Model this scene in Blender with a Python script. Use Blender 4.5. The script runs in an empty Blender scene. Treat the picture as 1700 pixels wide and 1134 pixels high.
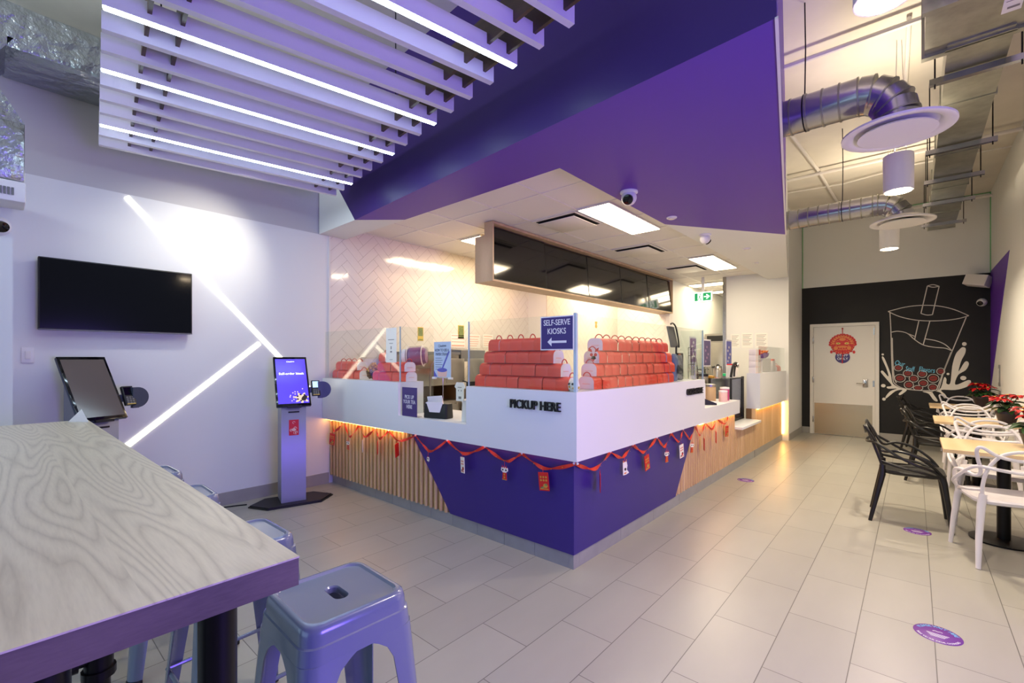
import bpy, bmesh, math, random
from mathutils import Vector as V, Matrix as Mx
random.seed(7)
SC = bpy.context.scene
COL = SC.collection
PI = math.pi
R = math.radians

# ------------------------------------------------------------------ materials
def lin(c):
    o = []
    for x in c:
        x = x / 255.0
        o.append(x / 12.92 if x <= .04045 else ((x + .055) / 1.055) ** 2.4)
    return (*o, 1.0)

MATS = {}
def mat(name, rgb, rough=.5, metal=0., emit=0., ecol=None, noise=None, bump=None, coat=0., stretch=None, spec=None):
    m = bpy.data.materials.new(name); m.use_nodes = True
    nt = m.node_tree; b = nt.nodes['Principled BSDF']
    b.inputs['Base Color'].default_value = lin(rgb)
    b.inputs['Roughness'].default_value = rough
    b.inputs['Metallic'].default_value = metal
    if spec is not None: b.inputs['Specular IOR Level'].default_value = spec
    if coat:
        b.inputs['Coat Weight'].default_value = coat; b.inputs['Coat Roughness'].default_value = .05
    if emit:
        b.inputs['Emission Color'].default_value = lin(ecol or rgb); b.inputs['Emission Strength'].default_value = emit
    if noise or bump:
        tc = nt.nodes.new('ShaderNodeTexCoord'); mp = nt.nodes.new('ShaderNodeMapping')
        nt.links.new(tc.outputs['Object'], mp.inputs['Vector'])
        if stretch: mp.inputs['Scale'].default_value = stretch
        if noise:
            n = nt.nodes.new('ShaderNodeTexNoise'); n.inputs['Scale'].default_value = noise[0]; n.inputs['Detail'].default_value = 4
            nt.links.new(mp.outputs['Vector'], n.inputs['Vector'])
            r = nt.nodes.new('ShaderNodeValToRGB')
            r.color_ramp.elements[0].position = .3; r.color_ramp.elements[1].position = .7
            a = noise[1]; c = lin(rgb)
            r.color_ramp.elements[0].color = (c[0]*(1-a), c[1]*(1-a), c[2]*(1-a), 1)
            r.color_ramp.elements[1].color = (min(1, c[0]*(1+a)), min(1, c[1]*(1+a)), min(1, c[2]*(1+a)), 1)
            nt.links.new(n.outputs['Fac'], r.inputs['Fac']); nt.links.new(r.outputs['Color'], b.inputs['Base Color'])
        if bump:
            n2 = nt.nodes.new('ShaderNodeTexNoise'); n2.inputs['Scale'].default_value = bump[0]; n2.inputs['Detail'].default_value = 5
            nt.links.new(mp.outputs['Vector'], n2.inputs['Vector'])
            bp = nt.nodes.new('ShaderNodeBump'); bp.inputs['Strength'].default_value = bump[1]; bp.inputs['Distance'].default_value = bump[2] if len(bump) > 2 else .01
            nt.links.new(n2.outputs['Fac'], bp.inputs['Height']); nt.links.new(bp.outputs['Normal'], b.inputs['Normal'])
    MATS[name] = m
    return m

def glass(name, tint=(250, 253, 252), refl=1.0):
    m = bpy.data.materials.new(name); m.use_nodes = True; nt = m.node_tree
    nt.nodes.remove(nt.nodes['Principled BSDF']); out = nt.nodes['Material Output']
    tr = nt.nodes.new('ShaderNodeBsdfTransparent'); tr.inputs['Color'].default_value = lin(tint)
    gl = nt.nodes.new('ShaderNodeBsdfGlossy'); gl.inputs['Roughness'].default_value = .02
    lw = nt.nodes.new('ShaderNodeLayerWeight'); lw.inputs['Blend'].default_value = .5
    pw = nt.nodes.new('ShaderNodeMath'); pw.operation = 'POWER'; pw.inputs[1].default_value = 4
    fr = nt.nodes.new('ShaderNodeMath'); fr.operation = 'MULTIPLY_ADD'; fr.inputs[1].default_value = .6; fr.inputs[2].default_value = .035
    nt.links.new(lw.outputs['Facing'], pw.inputs[0]); nt.links.new(pw.outputs[0], fr.inputs[0])
    mx = nt.nodes.new('ShaderNodeMixShader')
    nt.links.new(fr.outputs[0], mx.inputs[0]); nt.links.new(tr.outputs[0], mx.inputs[1]); nt.links.new(gl.outputs[0], mx.inputs[2])
    nt.links.new(mx.outputs[0], out.inputs[0])
    return m

def floor_mat():
    m = bpy.data.materials.new('floor_tile'); m.use_nodes = True; nt = m.node_tree; b = nt.nodes['Principled BSDF']
    tc = nt.nodes.new('ShaderNodeTexCoord'); sp = nt.nodes.new('ShaderNodeSeparateXYZ'); cb = nt.nodes.new('ShaderNodeCombineXYZ')
    ax = nt.nodes.new('ShaderNodeMath'); ax.operation = 'ADD'; ax.inputs[1].default_value = FLOOR_OY
    ay = nt.nodes.new('ShaderNodeMath'); ay.operation = 'ADD'; ay.inputs[1].default_value = FLOOR_OX
    nt.links.new(tc.outputs['Object'], sp.inputs[0])
    nt.links.new(sp.outputs['Y'], ax.inputs[0]); nt.links.new(sp.outputs['X'], ay.inputs[0])
    nt.links.new(ax.outputs[0], cb.inputs['X']); nt.links.new(ay.outputs[0], cb.inputs['Y'])
    br = nt.nodes.new('ShaderNodeTexBrick'); br.offset = .5; br.offset_frequency = 2; br.squash = 1
    br.inputs['Scale'].default_value = 1; br.inputs['Brick Width'].default_value = .613; br.inputs['Row Height'].default_value = .308
    br.inputs['Mortar Size'].default_value = .0022; br.inputs['Mortar Smooth'].default_value = .2
    br.inputs['Color1'].default_value = lin((170, 168, 159)); br.inputs['Color2'].default_value = lin((162, 160, 152)); br.inputs['Mortar'].default_value = lin((104, 102, 97))
    nt.links.new(cb.outputs[0], br.inputs['Vector'])
    n = nt.nodes.new('ShaderNodeTexNoise'); n.inputs['Scale'].default_value = 5; n.inputs['Detail'].default_value = 8
    mp = nt.nodes.new('ShaderNodeMapping'); mp.inputs['Scale'].default_value = (1, .35, 1)
    nt.links.new(tc.outputs['Object'], mp.inputs[0]); nt.links.new(mp.outputs[0], n.inputs['Vector'])
    mx = nt.nodes.new('ShaderNodeMix'); mx.data_type = 'RGBA'; mx.blend_type = 'MULTIPLY'; mx.inputs['Factor'].default_value = .35
    rp = nt.nodes.new('ShaderNodeValToRGB'); rp.color_ramp.elements[0].position = .3; rp.color_ramp.elements[1].position = .75
    rp.color_ramp.elements[0].color = (.78, .77, .75, 1); rp.color_ramp.elements[1].color = (1, 1, 1, 1)
    nt.links.new(n.outputs['Fac'], rp.inputs[0])
    nt.links.new(br.outputs['Color'], mx.inputs['A']); nt.links.new(rp.outputs[0], mx.inputs['B'])
    nt.links.new(mx.outputs['Result'], b.inputs['Base Color'])
    b.inputs['Roughness'].default_value = .34
    bp = nt.nodes.new('ShaderNodeBump'); bp.inputs['Strength'].default_value = .35; bp.inputs['Distance'].default_value = .003; bp.invert = True
    nt.links.new(br.outputs['Fac'], bp.inputs['Height']); nt.links.new(bp.outputs[0], b.inputs['Normal'])
    return m

def wood_mat(name, light, dark, along='X', scale=1.0, plank=None, rough=.45, dist=6.0, amt=1.0, ring=False):
    m = bpy.data.materials.new(name); m.use_nodes = True; nt = m.node_tree; b = nt.nodes['Principled BSDF']
    tc = nt.nodes.new('ShaderNodeTexCoord'); mp = nt.nodes.new('ShaderNodeMapping')
    s = {'X': (.09 if ring else .16, 1, 1), 'Y': (1, .16, 1), 'Z': (1, 1, .16)}[along]
    mp.inputs['Scale'].default_value = [q * scale for q in s]
    vec = tc.outputs['Object']
    if plank:
        sp = nt.nodes.new('ShaderNodeSeparateXYZ'); nt.links.new(vec, sp.inputs[0])
        d = nt.nodes.new('ShaderNodeMath'); d.operation = 'DIVIDE'; d.inputs[1].default_value = plank
        f = nt.nodes.new('ShaderNodeMath'); f.operation = 'FLOOR'
        k = nt.nodes.new('ShaderNodeMath'); k.operation = 'MULTIPLY'; k.inputs[1].default_value = 3.37
        nt.links.new(sp.outputs['Y'], d.inputs[0]); nt.links.new(d.outputs[0], f.inputs[0]); nt.links.new(f.outputs[0], k.inputs[0])
        cb = nt.nodes.new('ShaderNodeCombineXYZ'); nt.links.new(k.outputs[0], cb.inputs['X']); nt.links.new(k.outputs[0], cb.inputs['Z'])
        ad = nt.nodes.new('ShaderNodeVectorMath'); ad.operation = 'ADD'
        nt.links.new(vec, ad.inputs[0]); nt.links.new(cb.outputs[0], ad.inputs[1]); vec = ad.outputs[0]
    nt.links.new(vec, mp.inputs['Vector'])
    n1 = nt.nodes.new('ShaderNodeTexNoise'); n1.inputs['Scale'].default_value = 2.6; n1.inputs['Detail'].default_value = 1.5; n1.inputs['Roughness'].default_value = .35
    nt.links.new(mp.outputs[0], n1.inputs['Vector'])
    mu = nt.nodes.new('ShaderNodeMath'); mu.operation = 'MULTIPLY'; mu.inputs[1].default_value = dist * 5
    nt.links.new(n1.outputs['Fac'], mu.inputs[0])
    sn = nt.nodes.new('ShaderNodeMath'); sn.operation = 'SINE'; nt.links.new(mu.outputs[0], sn.inputs[0])
    if ring:
        ab = nt.nodes.new('ShaderNodeMath'); ab.operation = 'MULTIPLY_ADD'; ab.inputs[1].default_value = .5; ab.inputs[2].default_value = .5
        nt.links.new(sn.outputs[0], ab.inputs[0]); pw = nt.nodes.new('ShaderNodeMath'); pw.operation = 'POWER'; pw.inputs[1].default_value = .35
        nt.links.new(ab.outputs[0], pw.inputs[0]); sn = nt.nodes.new('ShaderNodeMath'); sn.operation = 'MULTIPLY_ADD'; sn.inputs[1].default_value = 2.2; sn.inputs[2].default_value = -1.1
        nt.links.new(pw.outputs[0], sn.inputs[0])
    n2 = nt.nodes.new('ShaderNodeTexNoise'); n2.inputs['Scale'].default_value = 90; n2.inputs['Detail'].default_value = 3
    nt.links.new(mp.outputs[0], n2.inputs['Vector'])
    a = nt.nodes.new('ShaderNodeMath'); a.operation = 'MULTIPLY_ADD'; a.inputs[1].default_value = .25; a.inputs[2].default_value = .25
    nt.links.new(sn.outputs[0], a.inputs[0])
    a2 = nt.nodes.new('ShaderNodeMath'); a2.operation = 'MULTIPLY_ADD'; a2.inputs[1].default_value = .55
    nt.links.new(n2.outputs['Fac'], a2.inputs[0]); nt.links.new(a.outputs[0], a2.inputs[2])
    r = nt.nodes.new('ShaderNodeValToRGB'); r.color_ramp.elements[0].position = .15; r.color_ramp.elements[1].position = .85
    r.color_ramp.elements[0].color = lin(dark); r.color_ramp.elements[1].color = lin(light)
    nt.links.new(a2.outputs[0], r.inputs[0]); nt.links.new(r.outputs[0], b.inputs['Base Color'])
    b.inputs['Roughness'].default_value = rough
    return m

FLOOR_OX = .23 + .308 * 60
FLOOR_OY = -3.0 + .613 * 40

M = {}
M['wall'] = mat('white_wall_paint', (226, 227, 224), .6, bump=(60, .03, .002))
M['wallup'] = mat('grey_upper_wall_paint', (196, 194, 192), .7)
M['concrete'] = mat('painted_concrete_ceiling', (222, 216, 204), .8, noise=(3, .05), bump=(14, .15, .004))
M['black_wall'] = mat('black_chalk_wall', (15, 14, 17), .65, noise=(4, .2))
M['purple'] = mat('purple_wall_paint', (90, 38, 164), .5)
M['navy'] = mat('deep_purple_bulkhead_paint', (52, 26, 102), .45)  # soffit purple made darker: shade on the front face put into the colour
M['floor'] = floor_mat()
M['base'] = mat('grey_tile_skirting', (158, 155, 150), .35, noise=(6, .06))
M['toe'] = mat('grey_tile_toe_kick', (150, 152, 150), .35, noise=(7, .07))
M['tile'] = mat('white_glazed_tile', (234, 226, 217), .12, coat=.6)
M['grout'] = mat('tile_grout', (188, 178, 167), .8)
M['beige'] = mat('beige_paint', (224, 212, 202), .5)
M['ctile'] = mat('ceiling_tile', (226, 222, 216), .85, bump=(160, .12, .002))
M['white'] = mat('white_laminate', (226, 228, 232), .32)
M['plastic'] = mat('white_plastic', (228, 226, 226), .35)
M['trimw'] = mat('white_trim', (226, 222, 216), .4)
M['cpurple'] = mat('counter_purple_laminate', (52, 34, 122), .38)
M['slat'] = wood_mat('oak_slat_wood', (224, 194, 148), (198, 162, 114), 'Z', 3.0, rough=.45, dist=2)
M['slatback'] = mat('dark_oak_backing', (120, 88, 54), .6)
M['oakbox'] = wood_mat('light_oak_laminate', (208, 182, 148), (182, 154, 120), 'Z', 3.0, dist=2)
M['table'] = wood_mat('washed_oak_tabletop', (220, 210, 186), (186, 175, 152), 'X', 2.2, plank=.19, rough=.36, dist=34, ring=True)
M['tableedge'] = wood_mat('stained_table_edge', (112, 100, 90), (84, 74, 66), 'Y', 3.0, rough=.45, dist=6)  # darker tone for the slab under the thin top layer
M['cafetop'] = wood_mat('pale_oak_cafe_top', (222, 196, 158), (198, 168, 126), 'Y', 2.0, rough=.4, dist=3)
M['brown'] = wood_mat('walnut_crossbar', (92, 70, 52), (60, 44, 32), 'X', 4.0, dist=2)
M['black'] = mat('matt_black', (18, 18, 20), .5)
M['blackm'] = mat('black_steel', (22, 21, 24), .32, .6)
M['gloss'] = mat('black_glossy_screen', (7, 8, 11), .09, coat=.3)
M['screenoff'] = mat('dim_screen_glass', (104, 95, 88), .14)  # grey-brown base colour stands in for the room mirrored in blank glass
M['stool'] = mat('lilac_grey_enamel', (122, 132, 156), .22, .15, coat=.35)
M['kiosk'] = mat('kiosk_grey_steel', (140, 143, 158), .35, .35)
M['kioskd'] = mat('kiosk_dark_grey', (66, 74, 92), .4, .2)
M['baffle'] = mat('white_baffle', (216, 212, 224), .45)
M['ledcool'] = mat('cool_led_strip', (245, 248, 255), .3, emit=19, ecol=(210, 238, 255))
M['ledwarm'] = mat('warm_white_led_bar', (255, 252, 235), .3, emit=3.2, ecol=(255, 250, 222))
M['ledamber'] = mat('amber_led_strip', (255, 190, 90), .3, emit=13, ecol=(255, 186, 96))
M['panelight'] = mat('warm_light_panel', (255, 248, 230), .3, emit=9, ecol=(255, 232, 190))
M['downlight'] = mat('downlight_lens', (255, 246, 228), .3, emit=26, ecol=(255, 230, 190))
M['foil'] = mat('aluminium_foil_wrap', (180, 186, 190), .28, .9, bump=(9, 1.0, .05))
M['galv'] = mat('galvanised_steel', (158, 158, 146), .36, .85, noise=(9, .18))
M['spiral'] = mat('spiral_duct_steel', (176, 176, 182), .22, .95)
M['chrome'] = mat('brushed_chrome', (176, 172, 168), .25, 1.0)
M['steel'] = mat('stainless_steel', (168, 164, 156), .3, .9, noise=(3, .08))
M['kick'] = mat('satin_kick_plate', (190, 176, 150), .26, .9)
M['coral'] = mat('coral_red_card', (240, 78, 54), .38)
M['coral2'] = mat('deep_coral_edge', (196, 46, 42), .4)
M['boxwhite'] = mat('white_card', (232, 224, 226), .5)
M['red'] = mat('red_card', (204, 30, 30), .45)
M['ribbon'] = mat('red_satin_ribbon', (214, 52, 36), .3)
M['gold'] = mat('gold_print', (214, 164, 70), .35, .4)
M['goldp'] = mat('gold_orange_paint', (226, 132, 62), .45)
M['sign'] = mat('purple_sign_face', (58, 40, 112), .35)
M['signw'] = mat('white_sign_border', (226, 226, 232), .4)
M['vinyl'] = mat('purple_floor_vinyl', (104, 40, 140), .45)
M['paper'] = mat('white_paper', (238, 234, 226), .6)
M['ink'] = mat('grey_print', (130, 124, 122), .6)
M['navyink'] = mat('navy_print', (42, 44, 92), .5)
M['posterbl'] = mat('pale_blue_poster', (186, 204, 232), .5)
M['periw'] = mat('periwinkle_print', (92, 96, 190), .5)
M['peach'] = mat('peach_print', (226, 186, 178), .5)
M['chalk'] = mat('white_chalk_line', (206, 200, 194), .7)
M['paintw'] = mat('white_wall_splash_paint', (228, 222, 212), .6)
M['bean'] = mat('dark_red_mural_paint', (134, 38, 34), .6)
M['chalkblue'] = mat('blue_chalk', (110, 190, 226), .6)
M['leaf'] = mat('dark_green_leaf', (36, 70, 34), .45)
M['bract'] = mat('red_bract', (190, 18, 26), .45, noise=(20, .15))
M['potb'] = mat('dark_plum_pot', (34, 22, 34), .4)
M['blackp'] = mat('black_moulded_plastic', (15, 13, 13), .38)
M['whitep'] = mat('white_moulded_plastic', (224, 220, 226), .33)
M['violet'] = mat('violet_screen', (74, 56, 200), .2, emit=.62, ecol=(82, 62, 214))
M['scrw'] = mat('white_screen_print', (240, 240, 255), .3, emit=.9, ecol=(240, 240, 255))
M['scrlcd'] = mat('pale_blue_lcd', (170, 205, 240), .2, emit=.7, ecol=(180, 212, 245))
M['scrtan'] = mat('cream_screen_print', (216, 190, 160), .3, emit=.5, ecol=(216, 190, 160))
M['scrbrn'] = mat('dark_brown_screen_print', (54, 32, 28), .3)
M['exitg'] = mat('exit_sign_green', (30, 140, 84), .4, emit=.5, ecol=(30, 140, 84))
M['exitw'] = mat('exit_sign_white', (240, 246, 240), .4, emit=.9, ecol=(240, 250, 240))
M['darkg'] = mat('dark_grey_plastic', (52, 52, 54), .4)
M['grey'] = mat('mid_grey_plastic', (112, 112, 112), .5)
M['clearp'] = glass('clear_plastic', (240, 240, 243))
M['lilacp'] = mat('lilac_candy', (150, 112, 160), .35)
M['glass'] = glass('clear_glass_pane')
M['glassedge'] = mat('pale_glass_edge', (176, 200, 210), .25)
M['bluebag'] = mat('blue_grey_pouch', (104, 116, 150), .35, noise=(14, .2))
M['tanbox'] = mat('kraft_card', (190, 158, 112), .6)
M['yellow'] = mat('yellow_print', (222, 190, 90), .5)
M['greenp'] = mat('green_print', (120, 134, 80), .5, noise=(60, .5))
M['pinkp'] = mat('salmon_print', (232, 170, 150), .5)
M['magenta'] = mat('magenta_plastic', (190, 60, 120), .4)
M['tape'] = mat('green_masking_tape', (120, 190, 130), .6)
M['cord'] = mat('black_rubber_cord', (20, 20, 22), .6)
M['hole'] = mat('dark_slot', (10, 10, 12), .7)
M['purplebowl'] = mat('purple_plastic_bowl', (126, 70, 150), .4)

# ------------------------------------------------------------------ mesh helpers
def catmull(pts, n=8, closed=False):
    P = [V(p) for p in pts]; out = []
    N = len(P); rng = range(N) if closed else range(N - 1)
    for i in rng:
        if closed: a, b, c, d = P[(i-1) % N], P[i], P[(i+1) % N], P[(i+2) % N]
        else: a, b, c, d = P[max(i-1, 0)], P[i], P[i+1], P[min(i+2, N-1)]
        for k in range(n):
            t = k / n
            out.append(.5 * ((2*b) + (c-a)*t + (2*a-5*b+4*c-d)*t*t + (3*b-a-3*c+d)*t**3))
    if not closed: out.append(P[-1])
    return out

class MB:
    def __init__(s): s.v = []; s.f = []; s.m = []; s.sm = []; s.mi = 0; s.xf = None
    def add(s, verts, faces, smooth=False):
        o = len(s.v)
        for p in verts:
            p = V(p)
            if s.xf is not None: p = s.xf @ p
            s.v.append(p)
        for f in faces: s.f.append([i + o for i in f]); s.m.append(s.mi); s.sm.append(smooth)
        return s
    def box(s, x0, x1, y0, y1, z0, z1):
        return s.add([(x0,y0,z0),(x1,y0,z0),(x1,y1,z0),(x0,y1,z0),(x0,y0,z1),(x1,y0,z1),(x1,y1,z1),(x0,y1,z1)],
                     [(0,3,2,1),(4,5,6,7),(0,1,5,4),(1,2,6,5),(2,3,7,6),(3,0,4,7)])
    def rbox(s, x0, x1, y0, y1, z0, z1, b=.005, seg=2):
        bm = bmesh.new(); bmesh.ops.create_cube(bm, size=1)
        for v in bm.verts: v.co = V(((x0+x1)/2 + v.co.x*(x1-x0), (y0+y1)/2 + v.co.y*(y1-y0), (z0+z1)/2 + v.co.z*(z1-z0)))
        bmesh.ops.bevel(bm, geom=bm.edges[:], offset=b, segments=seg, profile=.5, affect='EDGES')
        bm.verts.ensure_lookup_table()
        s.add([v.co.copy() for v in bm.verts], [[v.index for v in f.verts] for f in bm.faces]); bm.free(); return s
    def prism(s, poly, a, b, ax='z'):
        def P(p, h): return {'z': (p[0], p[1], h), 'y': (p[0], h, p[1]), 'x': (h, p[0], p[1])}[ax]
        n = len(poly)
        return s.add([P(p, a) for p in poly] + [P(p, b) for p in poly],
                     [list(range(n))[::-1], list(range(n, 2*n))] + [(i, (i+1) % n, n+(i+1) % n, n+i) for i in range(n)])
    def loft(s, loops, cap0=True, cap1=True, smooth=True, closed=True):
        n = len(loops[0]); vs = [p for l in loops for p in l]; fs = []
        for j in range(len(loops)-1):
            for i in range(n if closed else n-1):
                k = (i+1) % n; fs.append((j*n+i, j*n+k, (j+1)*n+k, (j+1)*n+i))
        s.add(vs, fs, smooth)
        if cap0: s.add(loops[0], [list(range(n))[::-1]])
        if cap1: s.add(loops[-1], [list(range(n))])
        return s
    def lathe(s, prof, cx=0, cy=0, n=24, smooth=True, cap=True):
        loops = [[(cx + r*math.cos(2*PI*i/n), cy + r*math.sin(2*PI*i/n), z) for i in range(n)] for r, z in prof]
        return s.loft(loops, cap, cap, smooth)
    def cyl(s, p0, p1, r0, r1=None, n=16, smooth=True):
        return s.tube([p0, p1], [r0, r0 if r1 is None else r1], n, smooth=smooth)
    def tube(s, pts, r, n=10, smooth=True, closed=False, sy=1.0):
        P = [V(p) for p in pts]; N = len(P); rr = r if isinstance(r, (list, tuple)) else [r]*N
        T = []
        for i in range(N):
            if closed: t = P[(i+1) % N] - P[(i-1) % N]
            else: t = P[min(i+1, N-1)] - P[max(i-1, 0)]
            T.append(t.normalized())
        up = V((0, 0, 1)) if abs(T[0].z) < .9 else V((1, 0, 0))
        a = (up - T[0]*up.dot(T[0])).normalized(); loops = []
        for i in range(N):
            a = (a - T[i]*a.dot(T[i])).normalized(); b = T[i].cross(a)
            loops.append([P[i] + (a*math.cos(2*PI*k/n)*sy + b*math.sin(2*PI*k/n))*rr[i] for k in range(n)])
        if closed:
            return s.loft(loops + [loops[0]], False, False, smooth)
        return s.loft(loops, True, True, smooth)
    def ball(s, c, r, n=16, m=10, sz=1.0):
        return s.lathe_at([(max(1e-4, r*math.sin(PI*i/m)), -r*sz*math.cos(PI*i/m)) for i in range(m+1)], c, n)
    def lathe_at(s, prof, c, n=20, axis=(0, 0, 1)):
        q = V((0, 0, 1)).rotation_difference(V(axis)); c = V(c)
        loops = [[c + q @ V((r*math.cos(2*PI*i/n), r*math.sin(2*PI*i/n), z)) for i in range(n)] for r, z in prof]
        return s.loft(loops, True, True, True)
    def quad(s, *p): return s.add(p, [list(range(len(p)))])
    def ellipse(s, o, r, u, a, b, n=20):
        o, r, u = V(o), V(r), V(u)
        return s.add([o + r*a*math.cos(2*PI*i/n) + u*b*math.sin(2*PI*i/n) for i in range(n)], [list(range(n))])
    def text(s, body, size, o, right, up, ext=.0015, bold=0.0, align='CENTER', squeeze=1.0):
        vs, fs = text_mesh(body, size, ext, bold, align)
        o, r, u = V(o), V(right).normalized(), V(up).normalized(); n = r.cross(u)
        return s.add([o + r*(p.x*squeeze) + u*p.y + n*p.z for p in vs], fs)
    def arc_text(s, body, size, c, right, up, rad, a0, a1, ext=.0005, bold=0.0, inward=False):
        c, r, u = V(c), V(right), V(up); k = len(body)
        for i, ch in enumerate(body):
            if ch == ' ': continue
            a = a0 + (a1-a0)*i/(k-1); d = r*math.cos(a) + u*math.sin(a); t = -r*math.sin(a) + u*math.cos(a)
            if inward: s.text(ch, size, c + d*rad, t, -d, ext, bold)
            else: s.text(ch, size, c + d*rad, -t, d, ext, bold)
        return s
    def line(s, pts, w, o2w, n=6):
        """flat ribbon stroke through 2-D points; o2w maps (a,b) to world"""
        P = [V((p[0], p[1], 0)) for p in pts]; L = []; Rr = []
        for i, p in enumerate(P):
            t = (P[min(i+1, len(P)-1)] - P[max(i-1, 0)])
            if t.length < 1e-9: t = V((1, 0, 0))
            t.normalize(); nn = V((-t.y, t.x, 0)) * w/2
            L.append(p + nn); Rr.append(p - nn)
        k = len(P)
        return s.add([o2w(q.x, q.y) for q in L + Rr], [(i, i+1, k+i+1, k+i) for i in range(k-1)])
    def build(s, name, mats, parent=None, local=False, origin=False):
        vs = s.v
        loc = None
        if parent is not None and not local:
            rt = parent
            while rt.parent: rt = rt.parent
            inv = rt.matrix_basis.inverted(); vs = [inv @ p for p in vs]
        elif origin:
            xs = [p.x for p in vs]; ys = [p.y for p in vs]; zs = [p.z for p in vs]
            loc = V(((min(xs)+max(xs))/2, (min(ys)+max(ys))/2, min(zs))); vs = [p - loc for p in vs]
        me = bpy.data.meshes.new(name); me.from_pydata([tuple(p) for p in vs], [], s.f)
        for mm in (mats if isinstance(mats, (list, tuple)) else [mats]): me.materials.append(M[mm] if isinstance(mm, str) else mm)
        me.polygons.foreach_set('material_index', s.m); me.polygons.foreach_set('use_smooth', s.sm)
        bm = bmesh.new(); bm.from_mesh(me); bmesh.ops.remove_doubles(bm, verts=bm.verts, dist=1e-5); bmesh.ops.recalc_face_normals(bm, faces=bm.faces); bm.to_mesh(me); bm.free()
        me.set_sharp_from_angle(angle=R(38))
        me.update()
        o = bpy.data.objects.new(name, me); COL.objects.link(o)
        if parent is not None: o.parent = parent
        if loc is not None: o.location = loc
        return o

_T = {}
def text_mesh(body, size, ext, bold, align):
    key = (body, size, ext, bold, align)
    if key in _T: return _T[key]
    cu = bpy.data.curves.new('lettering', 'FONT'); cu.body = body; cu.size = size; cu.extrude = ext; cu.offset = bold*size
    cu.align_x = align; cu.align_y = 'CENTER'; cu.resolution_u = 3
    ob = bpy.data.objects.new('lettering', cu); COL.objects.link(ob)
    dg = bpy.context.evaluated_depsgraph_get(); dg.update()
    me = bpy.data.meshes.new_from_object(ob.evaluated_get(dg))
    r = ([v.co.copy() for v in me.vertices], [list(p.vertices) for p in me.polygons])
    bpy.data.objects.remove(ob); bpy.data.curves.remove(cu); bpy.data.meshes.remove(me)
    _T[key] = r
    return r

def tag(o, label, cat, group=None):
    o['label'] = label; o['category'] = cat
    if group: o['group'] = group
    return o
def thing(name, label, cat, loc=(0, 0, 0), rotz=0., group=None):
    o = bpy.data.objects.new(name, None); COL.objects.link(o); o.empty_display_size = .1
    o.location = loc; o.rotation_euler = (0, 0, rotz)
    return tag(o, label, cat, group)
def solo(mb, name, mats, label, cat, group=None):
    return tag(mb.build(name, mats, origin=True), label, cat, group)
def struct(mb, name, mats, parent=None):
    o = mb.build(name, mats, parent)
    if parent is None: o['kind'] = 'structure'
    return o
def dup(root, loc, rotz, label, group=None):
    r = root.copy(); COL.objects.link(r); r.location = loc; r.rotation_euler = (0, 0, rotz); r['label'] = label
    if group: r['group'] = group
    for ch in list(root.children):
        c = ch.copy(); COL.objects.link(c); c.parent = r
        for g in list(ch.children):
            d = g.copy(); COL.objects.link(d); d.parent = c
    return r
def plabel(o, l): o['label'] = l; return o
def rrect(hx, hy, r, n=6, cx=0, cy=0, z=0):
    o = []
    for (sx, sy, a) in ((1, 1, 0), (-1, 1, PI/2), (-1, -1, PI), (1, -1, 3*PI/2)):
        for i in range(n+1):
            t = a + PI/2*i/n; o.append((cx + sx*(hx-r) + r*math.cos(t), cy + sy*(hy-r) + r*math.sin(t), z))
    return o
ORD = ['first', 'second', 'third', 'fourth', 'fifth', 'sixth', 'seventh', 'eighth', 'ninth', 'tenth', 'eleventh', 'twelfth', 'thirteenth', 'fourteenth', 'fifteenth', 'sixteenth']

# ------------------------------------------------------------------ measures
XL = -5.10      # screen wall on the left
YB = 10.45      # black wall
XR = .91        # wall beside the cafe tables
ZC = 4.08       # open ceiling
ZS = 2.86       # bulkhead underside
ZG = 2.98       # tiled ceiling behind the counter
XC = -1.69      # front of the counter's aisle side
def Yc(x): return 2.575 + (x - XC)*.0205     # front of the counter's left side
def Yb(x): return 2.625 + (x + 1.745)*.012   # slatted base below it
# ------------------------------------------------------------------ setting
struct(MB().box(-6.2, 3.2, -3.2, 12.6, -.1, 0), 'floor', 'floor')
struct(MB().box(-6.2, 3.2, -3.2, 12.6, ZC, ZC+.1), 'ceiling', 'concrete')
struct(MB().box(XL-.15, XL, -3.2, 2.9, 0, ZS), 'wall_left', 'wall')
struct(MB().box(XL-.15, XL-.012, -3.2, 2.9, ZS, ZC), 'wall_left_upper', 'wallup')
struct(MB().box(XL, -4.76, -3.2, .10, 0, 2.60), 'wall_left_pier', 'wall')
struct(MB().box(-4.759, -4.745, -3.2, .10, 0, .12), 'baseboard_pier', 'base')
struct(MB().box(XL, XL+.012, .10, 2.58, 0, .125), 'baseboard_left', 'base')
b = MB().box(-1.78, XR+.15, YB, YB+.15, 0, 2.80); b.mi = 1; b.box(-1.78, XR+.15, YB+.004, YB+.15, 2.80, ZC)
struct(b, 'wall_back', ['black_wall', 'wall'])
b = MB().box(-1.64, -1.5, YB-.012, YB, 0, .115).box(-.47, XR, YB-.012, YB, 0, .115); struct(b, 'baseboard_back', 'base')
struct(MB().box(XR, XR+.15, 3.0, YB, 0, ZC), 'wall_right', 'wall')
struct(MB().box(XR-.012, XR, 3.0, YB-.012, 0, .115), 'baseboard_right', 'base')
struct(MB().prism([(10.445, 2.82), (8.55, 2.82), (10.445, .95)], XR-.004, XR, 'x'), 'trim_1', 'purple')
b = MB(); b.box(-1.64, -1.628, YB-.02, YB-.008, 2.8, ZC).box(XR-.012, XR, YB-.02, YB-.008, 2.8, ZC).box(-1.64, XR, YB-.016, YB, ZC-.016, ZC-.006)
struct(b, 'trim_2', 'tape')
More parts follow.
